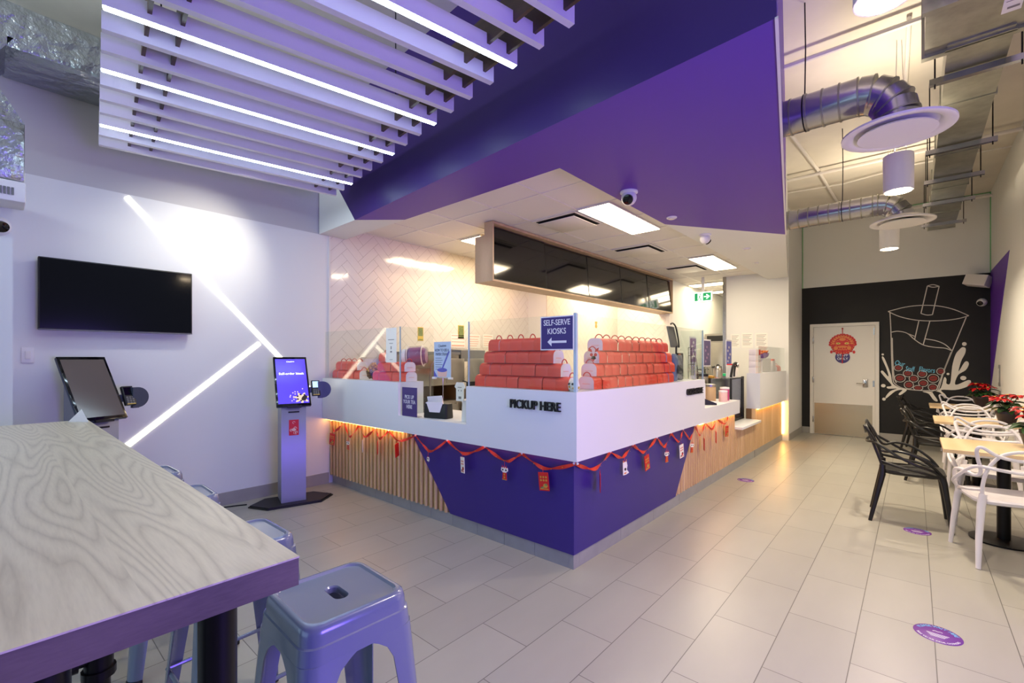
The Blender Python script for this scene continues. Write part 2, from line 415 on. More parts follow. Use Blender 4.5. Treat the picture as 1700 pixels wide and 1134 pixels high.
# partition with the pinned sheets, and its return along the aisle
b = MB().box(-2.675, -1.65, 9.2, 9.32, 0, ZC).box(-1.78, -1.65, 9.32, YB, 0, ZC); struct(b, 'wall_partition', 'wall')
struct(MB().box(-1.65, -1.638, 9.2, YB, 0, .115), 'baseboard_partition', 'base')
# kitchen shell
b = MB().box(-3.72, -3.6, 8.83, 12.4, 0, ZG).box(-3.6, -1.78, 12.3, 12.4, 0, ZG); struct(b, 'wall_kitchen', 'wall')

# herringbone tiled walls: every tile a bevelled plate on a grout bed
def herring(width, z0, z1, L=.30, W=.10, gap=.0035):
    bm = bmesh.new(); c45 = math.cos(PI/4)
    k = int((width + z1 - z0)/L) + 6
    mi = 0
    for i in range(-k*3, k*3):
        for j in range(-k, k):
            for kind in (0, 1):
                if kind == 0: x, y, w, h = i*W + j*L*1.0, i*W - j*L*1.0, L, W
                else: x, y, w, h = i*W + j*L, i*W - j*L + W, W, L
                if kind == 1: x, y = x, y
                cx, cy = x + w/2, y + h/2
                a, q = (cx-cy)*c45, (cx+cy)*c45
                if -.3 < a < width + .3 and z0-.3 < q < z1+.3:
                    vs = []
                    for (px, py) in ((x+gap/2, y+gap/2), (x+w-gap/2, y+gap/2), (x+w-gap/2, y+h-gap/2), (x+gap/2, y+h-gap/2)):
                        vs.append(bm.verts.new(((px-py)*c45, (px+py)*c45, 0)))
                    bm.faces.new(vs)
    for co, no in (((0, 0, 0), (-1, 0, 0)), ((width, 0, 0), (1, 0, 0)), ((0, z0, 0), (0, -1, 0)), ((0, z1, 0), (0, 1, 0))):
        bmesh.ops.bisect_plane(bm, geom=bm.verts[:]+bm.edges[:]+bm.faces[:], plane_co=co, plane_no=no, clear_outer=True)
    bm.verts.ensure_lookup_table()
    vs = [v.co.copy() for v in bm.verts]; fs = [[v.index for v in f.verts] for f in bm.faces]; bm.free()
    return vs, fs
def herring_wall(name, width, z0, z1, tow, bed):
    vs, fs = herring(width, z0, z1)
    b = MB(); b.mi = 0; hs = [.004]*len(vs)
    for f in fs:                                   # hand-set tiles: each sits at its own slight tilt
        ta, tb = random.uniform(-.007, .007), random.uniform(-.007, .007); cx = sum(vs[i].x for i in f)/len(f); cy = sum(vs[i].y for i in f)/len(f)
        for i in f: hs[i] = .004 + ta*(vs[i].x-cx) + tb*(vs[i].y-cy)
    b.add([tow(p.x, p.y, h) for p, h in zip(vs, hs)], fs); b.mi = 1; bed(b)
    return struct(b, name, ['tile', 'grout'])
herring_wall('wall_tiled', 3.63, .9, ZG, lambda a, z, h: (XL + h, 2.60 + a, z), lambda b: b.box(XL-.15, XL+.001, 2.9, 6.35, 0, ZG).box(XL, XL+.002, 2.6, 2.9, .9, ZG))
herring_wall('wall_tiled_recess', 2.48, .9, ZG, lambda a, z, h: (-4.70 + h, 6.24 + a, z), lambda b: b.box(-4.82, -4.70, 6.24, 8.83, 0, ZG))
herring_wall('wall_tiled_end', 1.1, .9, ZG, lambda a, z, h: (-4.70 + a, 8.71 - h, z), lambda b: b.box(-4.70, -3.6, 8.71, 8.83, 0, ZG))
struct(MB().box(XL, -4.699, 6.23, 6.25, 0, ZG), 'wall_pilaster', 'beige')
struct(MB().box(XL, XL+.012, 2.58, 2.60, 1.2, ZS), 'trim_3', 'trimw')
struct(MB().box(-3.64, -3.57, 8.69, 8.84, 0, ZG), 'trim_4', 'trimw')
struct(MB().box(-2.73, -2.675, 9.16, 9.34, 0, ZG), 'trim_5', 'chrome')

# bulkhead: faceted underside and faces around the tiled ceiling
F0, F1, F2, F3 = (XL, 2.47), (-4.30, 2.455), (-.43, 2.15), (-1.68, 9.3)
I0, I1, I2, I3 = (XL, 2.79), (-3.91, 2.79), (-1.98, 2.79), (-1.98, 9.3)
PR = (-1.105, 6.0); PI_ = (-1.98, 4.70)
b = MB()
def up(p, z): return (p[0], p[1], z)
b.mi = 0
b.prism([F1, F2, I2, I1], ZS, ZS+.11); b.prism([F2, PR, PI_, I2], ZS, ZS+.11)
b.mi = 1
b.prism([F0, F1, I1, I0], ZS, ZS+.11); b.prism([PR, F3, I3, PI_], ZS, ZS+.11)
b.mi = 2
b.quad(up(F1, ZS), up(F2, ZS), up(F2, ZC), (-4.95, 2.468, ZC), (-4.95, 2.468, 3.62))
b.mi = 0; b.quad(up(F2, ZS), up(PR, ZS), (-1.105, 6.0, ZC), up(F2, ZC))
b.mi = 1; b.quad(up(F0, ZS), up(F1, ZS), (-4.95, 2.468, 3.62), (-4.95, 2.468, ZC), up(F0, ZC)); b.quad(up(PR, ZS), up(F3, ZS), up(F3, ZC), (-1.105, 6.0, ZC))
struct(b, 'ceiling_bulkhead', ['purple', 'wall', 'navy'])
b = MB()
d = [(F2[0]-.006, F2[1]), (F2[0]+.008, F2[1]-.004), (PR[0]+.008, PR[1]), (PR[0]-.006, PR[1])]
b.prism(d, ZS-.006, ZS+.004); struct(b, 'trim_6', 'trimw')
# tiled ceiling: slabs hung in T bars
b = MB(); b.box(XL, -1.70, 2.79, 12.4, ZG, ZG+.03); b.mi = 1
xs = [-2.01 - .61*i for i in range(6)]; ys = [2.79 + .596*i for i in range(17)]
for x in xs: b.box(x-.012, x+.012, 2.79, 12.3, ZG-.006, ZG)
for y in ys: b.box(XL, -1.98, y-.012, y+.012, ZG-.0055, ZG)
struct(b, 'ceiling_grid', ['ctile', 'trimw'])

# ceiling light panels
def light_panel(x0, x1, y0, y1, label):
    t = thing('ceiling_light', label, 'ceiling light', ((x0+x1)/2, (y0+y1)/2, ZG-.02), 0, 'light panels in the tiled ceiling')
    MB().box(x0, x1, y0, y1, ZG-.022, ZG-.008).build('frame', 'trimw', t)
    MB().box(x0+.012, x1-.012, y0+.012, y1-.012, ZG-.026, ZG-.0221).build('diffuser', 'panelight', t)
light_panel(-2.60, -2.23, 3.97, 5.18, 'long warm ceiling light panel beside the purple soffit and dome camera')
light_panel(-2.60, -2.23, 7.04, 8.26, 'long warm ceiling light panel beyond the second dome camera, nearer the aisle')
light_panel(-4.40, -4.03, 3.99, 5.20, 'warm ceiling light panel half hidden behind the left end of the menu board')
light_panel(-4.40, -4.03, 7.0, 8.2, 'warm ceiling light panel hidden behind the far end of the menu board')
light_panel(-3.55, -2.30, 9.62, 9.95, 'wide ceiling light panel in the back kitchen above the exit sign')
light_panel(-3.55, -2.30, 10.9, 11.2, 'farthest ceiling light panel, deep in the back kitchen')
def vent(cx, cy, label, gap=True):
    t = thing('ceiling_vent', label, 'vent', (cx, cy, ZG-.03), 0, 'square vents in the tiled ceiling')
    h = .285
    MB().box(cx-h, cx+h, cy-h, cy+h, ZG-.014, ZG-.0062).build('frame', 'trimw', t)
    MB().box(cx-h+.03, cx+h-.03, cy-h+.03, cy+h-.03, ZG-.018, ZG-.0141).build('opening', 'hole', t)
    MB().rbox(cx-.235, cx+.235, cy-.235, cy+.235, ZG-.040, ZG-.032, .004).build('face_plate', 'trimw', t)
vent(-2.925, 4.28, 'square white ceiling vent left of the nearest light panel')
vent(-2.925, 6.07, 'square white ceiling vent halfway along the menu board')
vent(-2.925, 7.85, 'square white ceiling vent left of the second light panel')

def dome_camera(loc, axis, look, label, r=.055):
    t = thing('dome_camera', label, 'security camera', loc, 0, 'white dome security cameras')
    a = V(axis).normalized(); c = V(loc)
    MB().lathe_at([(r*1.05, 0), (r*1.05, .012), (r*.9, .02)], c, 24, a).build('base_plate', 'plastic', t)
    cc = c + a*(r*.75)
    q = V((0, 0, 1)).rotation_difference(V(look).normalized())
    MB().ball(cc, r*.92, 24, 14).build('housing', 'plastic', t)
    l = cc + V(look).normalized()*r*.66
    o = MB().lathe_at([(r*.62, 0), (r*.60, r*.28), (r*.3, r*.36), (.0005, r*.37)], l, 20, look).build('lens', 'gloss', t)
    plabel(o, 'round black lens')
dome_camera((-1.82, 3.575, ZS), (0, 0, -1), (.25, -.8, -.5), 'white dome camera with black lens hanging on the purple soffit', .07)
dome_camera((-1.80, 5.40, ZS), (0, 0, -1), (.4, .9, -.6), 'white dome camera under the white soffit between the two light panels', .062)
dome_camera((-4.759, .03, 2.363), (1, 0, 0), (.75, .3, -.35), 'white dome camera on the left pier below the foil duct', .062)
dome_camera((.81, YB, 2.335), (0, -1, 0), (-.55, -.7, -.4), 'white dome camera on the black wall under the loudspeaker', .06)
for (x, y, label) in ((-1.83, 4.51, 'small round disc light in the purple soffit'), (-1.63, 6.44, 'round white smoke detector under the white soffit'), (-1.76, 7.5, 'small round white sensor cap in the far white soffit')):
    t = thing('ceiling_disc', label, 'ceiling fixture', (x, y, ZS-.02)); r = .045 if y < 7 else .03
    MB().lathe_at([(r*1.15, 0), (r*1.1, .010)], (x, y, ZS), 24, (0, 0, -1)).build('rim', 'plastic', t)
    MB().lathe_at([(r*.8, 0), (r*.7, .009)], (x, y, ZS-.010), 24, (0, 0, -1)).build('cap', 'trimw', t)

# ------------------------------------------------------------------ slatted light feature
t = thing('slatted_ceiling_light', 'white slatted ceiling feature with glowing light strips between the foil duct and purple bulkhead', 'ceiling light', (-2.8, 1.2, 3.05))
RE, LE = [], []
for i in range(16):
    u = i/15
    RE.append(V((-1.242 - 3.054*u, 1.85 + .40*u, 3.05))); LE.append(V((-1.56 - 3.05*u, .20 + .335*u, 3.05)))
uu = V((.991, -.13, 0)).normalized(); ZH = .09
def slat_prism(a, b, w, z0, z1, name, m):
    d = (b-a).normalized(); n = V((d.y, -d.x, 0))*w/2
    mb = MB(); mb.prism([tuple((a+n).xy), tuple((b+n).xy), tuple((b-n).xy), tuple((a-n).xy)], z0, z1)
    return mb.build(name, m, t)
for i in range(16):
    slat_prism(LE[i], RE[i], .038, 3.05, 3.05+ZH, 'slat', 'baffle')
for i in (2, 6, 9, 13):
    d = (RE[i]-LE[i]).normalized()
    o = slat_prism(LE[i]+d*.004, RE[i]-d*.004, .034, 3.046, 3.0499, 'light_strip', 'ledcool'); plabel(o, 'glowing cool white light strip')
for (f, zz) in ((.885, 0), (.96, 0), (.10, 0), (.175, 0)):
    a = LE[0].lerp(RE[0], f) + uu*.22; c = LE[15].lerp(RE[15], f) - uu*.03
    mb = MB(); dd = (c-a).normalized(); n = V((dd.y, -dd.x, 0))*.009
    mb.prism([tuple((a+n).xy), tuple((c+n).xy), tuple((c-n).xy), tuple((a-n).xy)], 3.05+ZH*.38, 3.05+ZH+.10)
    o = mb.build('crossbar', 'brown', t); plabel(o, 'dark brown wooden crossbar')
for f in (.14, .92):
    for g in (.06, .5, .95):
        p = LE[0].lerp(RE[0], f).lerp(LE[15].lerp(RE[15], f), g)
        MB().cyl(p + V((0, 0, .18)), (p.x, p.y, ZC), .004, n=6).build('hanger_rod', 'blackm', t)

# ------------------------------------------------------------------ ducts
t = thing('foil_wrapped_duct', 'foil wrapped rectangular air duct along the left wall with drop to a white diffuser', 'air duct', (-4.8, .4, 3.5))
b = MB(); b.rbox(XL+.01, -4.55, .05, 2.2, 3.53, 3.84, .02); b.build('main_duct', 'foil', t)
b = MB()
prof = [((-4.80, .13, 3.72), .36), ((-4.80, .02, 3.66), .34), ((-4.82, -.10, 3.50), .32), ((-4.80, -.12, 3.25), .32), ((-4.72, -.06, 3.02), .34)]
loops = []
for (c, w) in prof: pass
def sec(cx, cy, z, hx, hy, tilt=0): return [(cx-hx, cy-hy, z-tilt), (cx+hx, cy-hy, z-tilt), (cx+hx, cy+hy, z+tilt), (cx-hx, cy+hy, z+tilt)]
loops = [sec(-4.62, -.10, 3.02, .12, .25), sec(-4.66, -.16, 3.22, .14, .20), sec(-4.75, -.16, 3.42, .2, .16), sec(-4.80, -.06, 3.60, .25, .16), sec(-4.82, .02, 3.84, .26, .12)]
b.loft(loops, True, True, False); b.build('elbow', 'foil', t)
b = MB().rbox(-4.74, -4.50, -.35, .15, 2.63, 3.03, .015); b.build('drop', 'foil', t)
o = MB().rbox(-4.745, -4.495, -.355, .155, 2.49, 2.63, .012).build('diffuser', 'plastic', t); plabel(o, 'white diffuser box')
b = MB()
for k in range(7): b.box(-4.493, -4.490, -.02 + k*.018, -.008 + k*.018, 2.53, 2.58)
b.build('grille', 'grey', o)

def spiral_duct(y, x0, xe, z, r, zd, label, rd=.30):
    t = thing('spiral_duct', label, 'air duct', (xe, y, zd), 0, 'round spiral ducts over the aisle')
    pts, rr = [], []
    x = x0
    while x < xe-.22:
        pts.append(x); x += .1
    db = MB().tube([(x0, y, z), (xe-.2, y, z)], r, 28)
    db.mi = 1  # ring seams in darker steel: their dark reflection lines put into colour
    for x in pts: db.tube([(x, y, z), (x+.011, y, z)], r*1.05, 28)
    db.build('duct', ['spiral', 'galv'], t)
    ep, er = [], []; rb = .20
    for k in range(5):
        a = PI/2*k/4
        ep.append((xe-rb + rb*math.sin(a), y, z-rb + rb*math.cos(a)))
    seg = MB()
    allp = [(xe-.26, y, z)] + ep + [(xe, y, zd+.05)]
    for i in range(len(allp)-1):
        p, q = V(allp[i]), V(allp[i+1]); seg.tube([p, q], [r*1.0, r*1.0], 24, smooth=True)
        seg.mi = 1; seg.tube([q-(q-p).normalized()*.005, q+(q-p).normalized()*.005], [r*1.045]*2, 24); seg.mi = 0
    seg.build('elbow', ['spiral', 'galv'], t)
    MB().lathe([(rd*.5, zd+.07), (rd*.8, zd+.035), (rd, zd+.012), (rd*1.0, zd), (rd*.96, zd-.004), (rd*.80, zd+.006), (rd*.72, zd+.03)], xe, y, 48).build('diffuser_ring', 'plastic', t)
    MB().lathe([(rd*.70, zd-.012), (rd*.68, zd-.002), (.01, zd+.004)], xe, y, 40).build('diffuser_plate', 'plastic', t)
    hx = xe-.52
    b = MB().tube([(hx, y, z+r), (hx+.004, y+.006, (z+r+ZC)/2), (hx, y, ZC)], .0045, 6)
    b.tube([(hx, y + r*1.03*math.cos(a), z + r*1.03*math.sin(a)) for a in [2*PI*k/24 for k in range(24)]], .004, 6, closed=True)
    b.build('hanger_wire', 'blackm', t)
spiral_duct(3.98, -1.0, -.09, 3.26, .125, 2.95, 'shiny round spiral duct with elbow and large white disc diffuser, nearest over the aisle')
spiral_duct(6.45, -1.35, -.10, 3.13, .112, 2.90, 'shiny round spiral duct with disc diffuser farther down the aisle', .275)

# rectangular galvanised duct on trapeze hangers
t = thing('rectangular_duct', 'galvanised rectangular air duct hung on trapeze bars along the right side of the aisle', 'air duct', (.3, 6.5, 3.4))
b = MB(); b.box(.16, .46, 4.05, 9.75, 3.45, 3.68)
for y in (4.1, 5.0, 6.2, 7.4, 8.6, 9.7): b.box(.15, .47, y-.012, y+.012, 3.44, 3.69)
b.build('duct', 'galv', t)
b = MB(); b.box(.05, .50, 3.58, 4.12, 3.46, 3.92); b.box(.035, .515, 3.56, 3.60, 3.44, 3.94).box(.035, .515, 4.10, 4.15, 3.44, 3.94); b.box(.05, .12, 2.4, 3.56, 3.52, 3.92); b.box(.20, .30, 3.2, 3.56, 3.6, 3.7)
b.build('silencer_box', 'galv', t)
o = MB().box(.38, .46, 3.72, 3.90, 3.4565, 3.4595).build('paper_label', 'paper', t); plabel(o, 'white paper label')
b = MB(); b.box(.39, .44, 3.75, 3.755, 3.455, 3.456).box(.39, .45, 3.78, 3.785, 3.455, 3.456).box(.40, .45, 3.84, 3.86, 3.455, 3.456); b.build('print', 'ink', o)
for y in (4.45, 5.95, 6.95, 7.95, 9.2):
    MB().box(.08, .56, y-.022, y+.022, 3.395, 3.436).build('trapeze_bar', 'spiral', t)
    for x in (.11, .53): MB().cyl((x, y, 3.37), (x, y, ZC), .005, n=6).build('threaded_rod', 'blackm', t)

def conduit(pts, r, label, m='concrete'):
    solo(MB().tube(pts, r, 8), 'ceiling_pipe', m, label, 'pipe', 'painted pipes under the open ceiling')
conduit([(-1.05, 4.58, 3.99), (.04, 4.60, 3.99)], .022, 'cream painted pipe crossing the ceiling in front of the near spiral duct hanger', 'trimw')
conduit([(-1.55, 7.56, 4.0), (.905, 7.57, 4.0)], .024, 'cream painted pipe crossing the ceiling above the middle pendant light', 'trimw')
conduit([(-1.63, 10.2, 3.96), (.905, 10.2, 3.96)], .022, 'cream painted pipe along the top of the black wall', 'trimw')
conduit([(-1.15, 4.75, 4.04), (-1.0, 7.5, 4.04), (-.95, 9.9, 4.04)], .02, 'thin conduit running lengthways on the ceiling beside the bulkhead', 'trimw')
conduit([(-.03, 4.64, 4.05), (-.08, 6.4, 4.05)], .016, 'thin conduit on the ceiling above the near disc diffuser', 'trimw')
conduit([(-1.5, 8.3, 4.05), (-.8, 8.35, 4.03), (.0, 8.2, 4.05), (.9, 8.25, 4.04)], .009, 'slack thin cable strung across the ceiling near the far wall', 'trimw')

def pendant(x, y, z, label):
    t = thing('pendant_light', label, 'pendant light', (x, y, z), 0, 'white cylinder pendant lights over the aisle')
    MB().lathe([(.10, z), (.10, z+.20), (.101, z+.205), (.101, z+.29), (.098, z+.30), (.02, z+.30)], x, y, 36).build('shade', 'plastic', t)
    o = MB().lathe([(.086, z-.003), (.086, z-.0005)], x, y, 30).build('lens', 'downlight', t); plabel(o, 'glowing round lens')
    b = MB()
    for a in (0, 2.1, 4.2): b.tube([(x+.05*math.cos(a), y+.05*math.sin(a), z+.30), (x+.02*math.cos(a), y+.02*math.sin(a), ZC)], .003, 5)
    b.build('cable', 'trimw', t)
pendant(-.09, 2.33, 2.87, 'white cylinder pendant light cut by the top edge of the picture')
pendant(-.10, 4.97, 2.83, 'white cylinder pendant light between the two disc diffusers')
pendant(-.24, 7.53, 2.83, 'white cylinder pendant light nearest the black wall')

# ------------------------------------------------------------------ left wall: screen, light bars, switch
t = thing('wall_television', 'large black television on the white left wall beside the light bar', 'television', (XL+.05, .73, 1.67))
MB().rbox(XL+.03, XL+.095, .235, 1.225, 1.665, 2.225, .006).build('casing', 'black', t)
o = MB().box(XL+.0955, XL+.097, .245, 1.215, 1.68, 2.215).build('screen', 'gloss', t)
MB().box(XL, XL+.0301, .55, .9, 1.8, 2.1).build('wall_mount', 'blackm', t)
MB().box(XL+.0955, XL+.098, .235, 1.225, 1.665, 1.673).build('lower_trim', 'grey', t)
def wall_bar(p, q, label):
    p, q = V((p[0], p[1], 0)), V((q[0], q[1], 0)); d = (q-p).normalized(); n = V((-d.y, d.x, 0))*.021
    b = MB(); b.prism([tuple((p+n).xy), tuple((q+n).xy), tuple((q-n).xy), tuple((p-n).xy)], XL-.002, XL+.006, 'x')
    solo(b, 'wall_light_bar', 'ledwarm', label, 'light bar')
wall_bar((.77, 2.836), (2.35, 1.113), 'long glowing light bar slanting down right across the left wall')
wall_bar((1.835, 1.60), (.30, .285), 'glowing light bar slanting down left, below the television')
t = thing('light_switch', 'small white light switch on the left wall by the pier', 'switch', (XL, .185, 1.42))
MB().rbox(XL, XL+.012, .15, .22, 1.41, 1.53, .003).build('plate', 'plastic', t); MB().rbox(XL+.0121, XL+.018, .17, .2, 1.44, 1.5, .002).build('rocker', 'trimw', t)

# ------------------------------------------------------------------ back wall: door, mural, speaker
dr = bpy.data.objects.new('door_1', None); COL.objects.link(dr); dr.location = (-.99, YB, 0); dr['kind'] = 'structure'
b = MB(); b.box(-1.51, -1.455, YB-.045, YB+.01, 0, 2.09).box(-.525, -.47, YB-.045, YB+.01, 0, 2.09).box(-1.455, -.525, YB-.045, YB+.01, 2.035, 2.09); b.build('frame', 'trimw', dr)
MB().box(-1.452, -.528, YB-.030, YB+.004, .006, 2.032).build('leaf', 'trimw', dr)
plabel(MB().box(-1.44, -.565, YB-.0335, YB-.0301, .012, .592).build('kick_plate', 'kick', dr), 'brushed metal kick plate')
for z in (.28, 1.03, 1.78): MB().rbox(-1.47, -1.445, YB-.052, YB-.04, z-.055, z+.055, .003).build('hinge', 'chrome', dr)
b = MB(); b.rbox(-.70, -.63, YB-.05, YB-.0301, .92, 1.06, .004); b.tube(catmull([(-.665, YB-.05, .985), (-.67, YB-.085, .985), (-.70, YB-.09, .985), (-.79, YB-.088, .985)]), .009, 8); b.build('door_handle', 'chrome', dr)
b = MB().box(-.56, -.535, YB-.0340, YB-.0301, .93, 1.04).box(-.55, -.535, YB-.034, YB-.0301, 1.86, 1.99); b.build('latch_plate', 'chrome', dr)
# ornament and staff sign on the door
Yd = YB-.034
t = thing('door_ornament', 'red and gold festive lion face ornament hanging on the white door', 'ornament', (-1.0, Yd, 1.64))
b = MB(); b.lathe_at([(.185, 0), (.18, .008), (.02, .012)], (-1.0, Yd, 1.70), 30, (0, -1, 0)); 
for k in range(14):
    a = PI*1.02*k/13 - .03 + 0; b.ellipse((-1.0+.185*math.cos(a), Yd-.006, 1.70+.17*math.sin(a)), (1, 0, 0), (0, 0, 1), .028, .028, 10)
for k in range(9): b.ellipse((-1.0-.17+.0425*k, Yd-.005, 1.56+.02*math.sin(k*2)), (1, 0, 0), (0, 0, 1), .022, .03, 8)
b.build('face', 'red', t)
b = MB()
for k in range(11):
    a = PI*k/10; b.ellipse((-1.0+.14*math.cos(a), Yd-.0135, 1.715+.125*math.sin(a)), (1, 0, 0), (0, 0, 1), .024, .017, 10)
b.ellipse((-1.0, Yd-.0136, 1.79), (1, 0, 0), (0, 0, 1), .05, .028); b.ellipse((-1.0, Yd-.0136, 1.655), (1, 0, 0), (0, 0, 1), .075, .02)
for k in range(26):
    a = 2*PI*k/26; b.ellipse((-1.0+.172*math.cos(a), Yd-.0137, 1.70+.165*math.sin(a)), (1, 0, 0), (0, 0, 1), .010, .010, 6)
for k in range(16):
    a = 2*PI*k/16; b.ellipse((-1.0+.10*math.cos(a), Yd-.0137, 1.71+.085*math.sin(a)), (1, 0, 0), (0, 0, 1), .011, .008, 6)
for k in range(7): b.ellipse((-1.0-.06+.02*k, Yd-.0139, 1.60+.006*(k % 2)), (1, 0, 0), (0, 0, 1), .008, .014, 6)
for sx in (-1, 1): b.ellipse((-1.0+sx*.10, Yd-.0136, 1.63), (1, 0, 0), (0, 0, 1), .032, .035)
b.build('gilding', 'goldp', t)
b = MB()
for sx in (-1, 1): b.ellipse((-1.0+sx*.063, Yd-.0142, 1.715), (1, 0, 0), (0, 0, 1), .034, .020)
b.mi = 1
for sx in (-1, 1): b.ellipse((-1.0+sx*.063, Yd-.0148, 1.715), (1, 0, 0), (0, 0, 1), .010, .009, 10)
b.build('eye_pair', ['yellow', 'greenp'], t)
b = MB().cyl((-1.0, Yd-.004, 1.87), (-1.0, Yd-.004, 1.99), .006, n=6); b.ball((-1.0, Yd-.008, 1.99), .014, 10, 6); b.build('hanging_cord', 'coral2', t)
t = thing('staff_sign', 'round purple staff only sign on the white door under the red ornament', 'sign', (-1.0, Yd, 1.35))
MB().lathe_at([(.112, 0), (.112, .003), (.001, .0031)], (-1.0, Yd, 1.462), 32, (0, -1, 0)).build('disc', 'sign', t)
b = MB().text('STAFF', .062, (-1.0, Yd-.0045, 1.494), (1, 0, 0), (0, 0, 1), .0005, .012).text('ONLY', .062, (-1.0, Yd-.0045, 1.430), (1, 0, 0), (0, 0, 1), .0005, .012); b.build('lettering', 'signw', t)
solo(MB().tube(catmull([(-1.0, Yd-.012, 1.575), (-.997, Yd-.014, 1.50), (-1.003, Yd-.014, 1.42), (-1.0, Yd-.012, 1.345)]), .008, 6), 'tassel', 'red', 'thin red tassel hanging over the staff sign', 'tassel')

Ym = YB-.002
def mu(a, z): return (a, Ym, z)
D = {'rim': [(-0.349,2.267),(-0.113,2.328),(0.1,2.341),(0.307,2.313),(0.491,2.242),(0.662,2.131)],
 'rim2': [(0.662,2.131),(0.521,2.087),(0.307,2.068),(0.052,2.088),(-0.181,2.162),(-0.349,2.267)],
 'side': [(-0.323,2.243),(-0.309,1.883),(-0.3,1.434),(-0.283,1.098),(-0.257,0.998),(-0.13,0.915),(0.116,0.893),(0.275,0.911),(0.307,0.934),(0.369,1.223),(0.468,1.561),(0.632,2.108)],
 'dbl': [(0.453,1.54),(0.369,1.244),(0.283,0.923)], 'dbl2': [(-.292,1.80),(-.285,1.434),(-.268,1.12),(-.235,1.01)],
 'straw': [(0.165,2.664),(0.084,2.205)], 'st2': [(0.084,2.205),(0.157,2.173),(0.228,2.175)], 'st3': [(0.228,2.175),(0.311,2.644)],
 'st4': [(0.311,2.644),(0.236,2.678),(0.165,2.664)], 'st5': [(0.165,2.664),(0.236,2.635),(0.311,2.644)],
 's2': [(0.057,2.077),(0.003,1.762)], 's3': [(0.196,2.069),(0.112,1.669)],
 'liq': [(-0.3,1.9),(-0.215,1.913),(-0.097,1.875),(0.003,1.762),(0.112,1.669),(0.244,1.628),(0.384,1.608),(0.468,1.561)],
 'liq2': [(0.141,1.77),(0.275,1.734),(0.384,1.668),(0.468,1.561)], 'liq3': [(-0.097,1.875),(0.003,1.817)]}
SL = [(-0.426,1.475),(-0.396,1.434),(-0.352,1.299),(-0.309,1.142),(-0.283,0.998),(-0.181,0.924),(-0.097,0.894),(-0.181,0.802),(-0.206,0.822),(-0.155,0.891),(-0.249,0.865),(-0.37,0.735),(-0.379,0.768),(-0.318,0.862),(-0.232,0.91),(-0.344,0.905),(-0.366,0.938),(-0.3,0.963),(-0.37,1.073),(-0.444,1.184),(-0.444,1.218),(-0.414,1.212),(-0.344,1.119),(-0.37,1.254),(-0.431,1.434)]
SR = [(0.551,1.581),(0.588,1.622),(0.625,1.601),(0.618,1.518),(0.573,1.394),(0.543,1.226),(0.61,1.373),(0.647,1.39),(0.662,1.342),(0.625,1.249),(0.536,1.164),(0.506,1.006),(0.654,1.088),(0.687,1.054),(0.64,0.98),(0.506,0.922),(0.338,0.914),(0.384,0.842),(0.402,0.791),(0.369,0.782),(0.322,0.871),(0.228,0.877),(0.291,0.742),(0.275,0.719),(0.236,0.749),(0.181,0.842),(0.108,0.878),(0.307,0.907),(0.369,1.117),(0.399,1.097),(0.399,1.023),(0.445,1.035),(0.468,1.309),(0.506,1.498)]
t = thing('chalk_mural', 'white line drawing of a bubble tea cup with splash on the black wall', 'mural', (.13, YB, .72))
b = MB()
for k, p in D.items():
    pp = [(q.x, q.y) for q in catmull([(x, y, 0) for x, y in p], 6)] if len(p) > 2 else p
    b.line(pp, .013, mu)
b.build('outline', 'chalk', t)
b = MB()
for S in (SL, SR):
    sm = catmull([(x, y, 0) for x, y in S], 4, True); b.add([(q.x, Ym-.0006, q.y) for q in sm], [list(range(len(sm)))])
for (x, z, a, c) in [(-0.422,1.509,0.017,0.018),(-0.414,0.954,0.032,0.03),(-0.405,0.717,0.025,0.027),(0.61,1.674,0.027,0.031),(0.418,1.182,0.018,0.019),(0.598,1.12,0.036,0.035)]: b.ellipse((x, Ym-.0006, z), (1, 0, 0), (0, 0, 1), a, c)
b.build('splash', 'paintw', t)
balls = [(-0.211,1.274,0.054,0.053),(-0.085,1.181,0.06,0.06),(0.1,1.174,0.058,0.059),(0.33,1.222,0.049,0.056),(-0.189,1.094,0.071,0.067),(-0.009,1.091,0.059,0.059),(0.239,1.103,0.069,0.07),(0.113,1.019,0.06,0.058),(-0.072,0.983,0.061,0.066),(0.233,0.952,0.058,0.058),(0.047,0.935,0.061,0.042)]
for (x, z, a, c) in balls:
    b = MB(); b.line([(x+a*math.cos(2*PI*i/24), z+c*math.sin(2*PI*i/24)) for i in range(25)], .009, lambda p, q: (p, Ym-.0012, q)); b.mi = 1
    b.ellipse((x, Ym-.001, z), (1, 0, 0), (0, 0, 1), a*.74, c*.66); b.mi = 2; b.ellipse((x, Ym-.0016, z), (1, 0, .25), (0, 0, 1), a*.5, c*.08, 10)
    b.build('pearl', ['chalk', 'bean', 'scrbrn'], t)
b = MB()
for s_, x_, z_, a_, q_ in (('Our', -.19, 1.34, -14, .75), ('Staff', -.055, 1.245, -4, .62), ('Flavors', .16, 1.235, -7, .66)):
    a_ = R(a_); b.text(s_, .12, (x_, Ym-.002, z_+.008), (math.cos(a_), 0, math.sin(a_)), (-math.sin(a_), 0, math.cos(a_)), .0003, .008, squeeze=q_*.9)
plabel(b.build('lettering', 'chalkblue', t), 'blue chalk lettering')

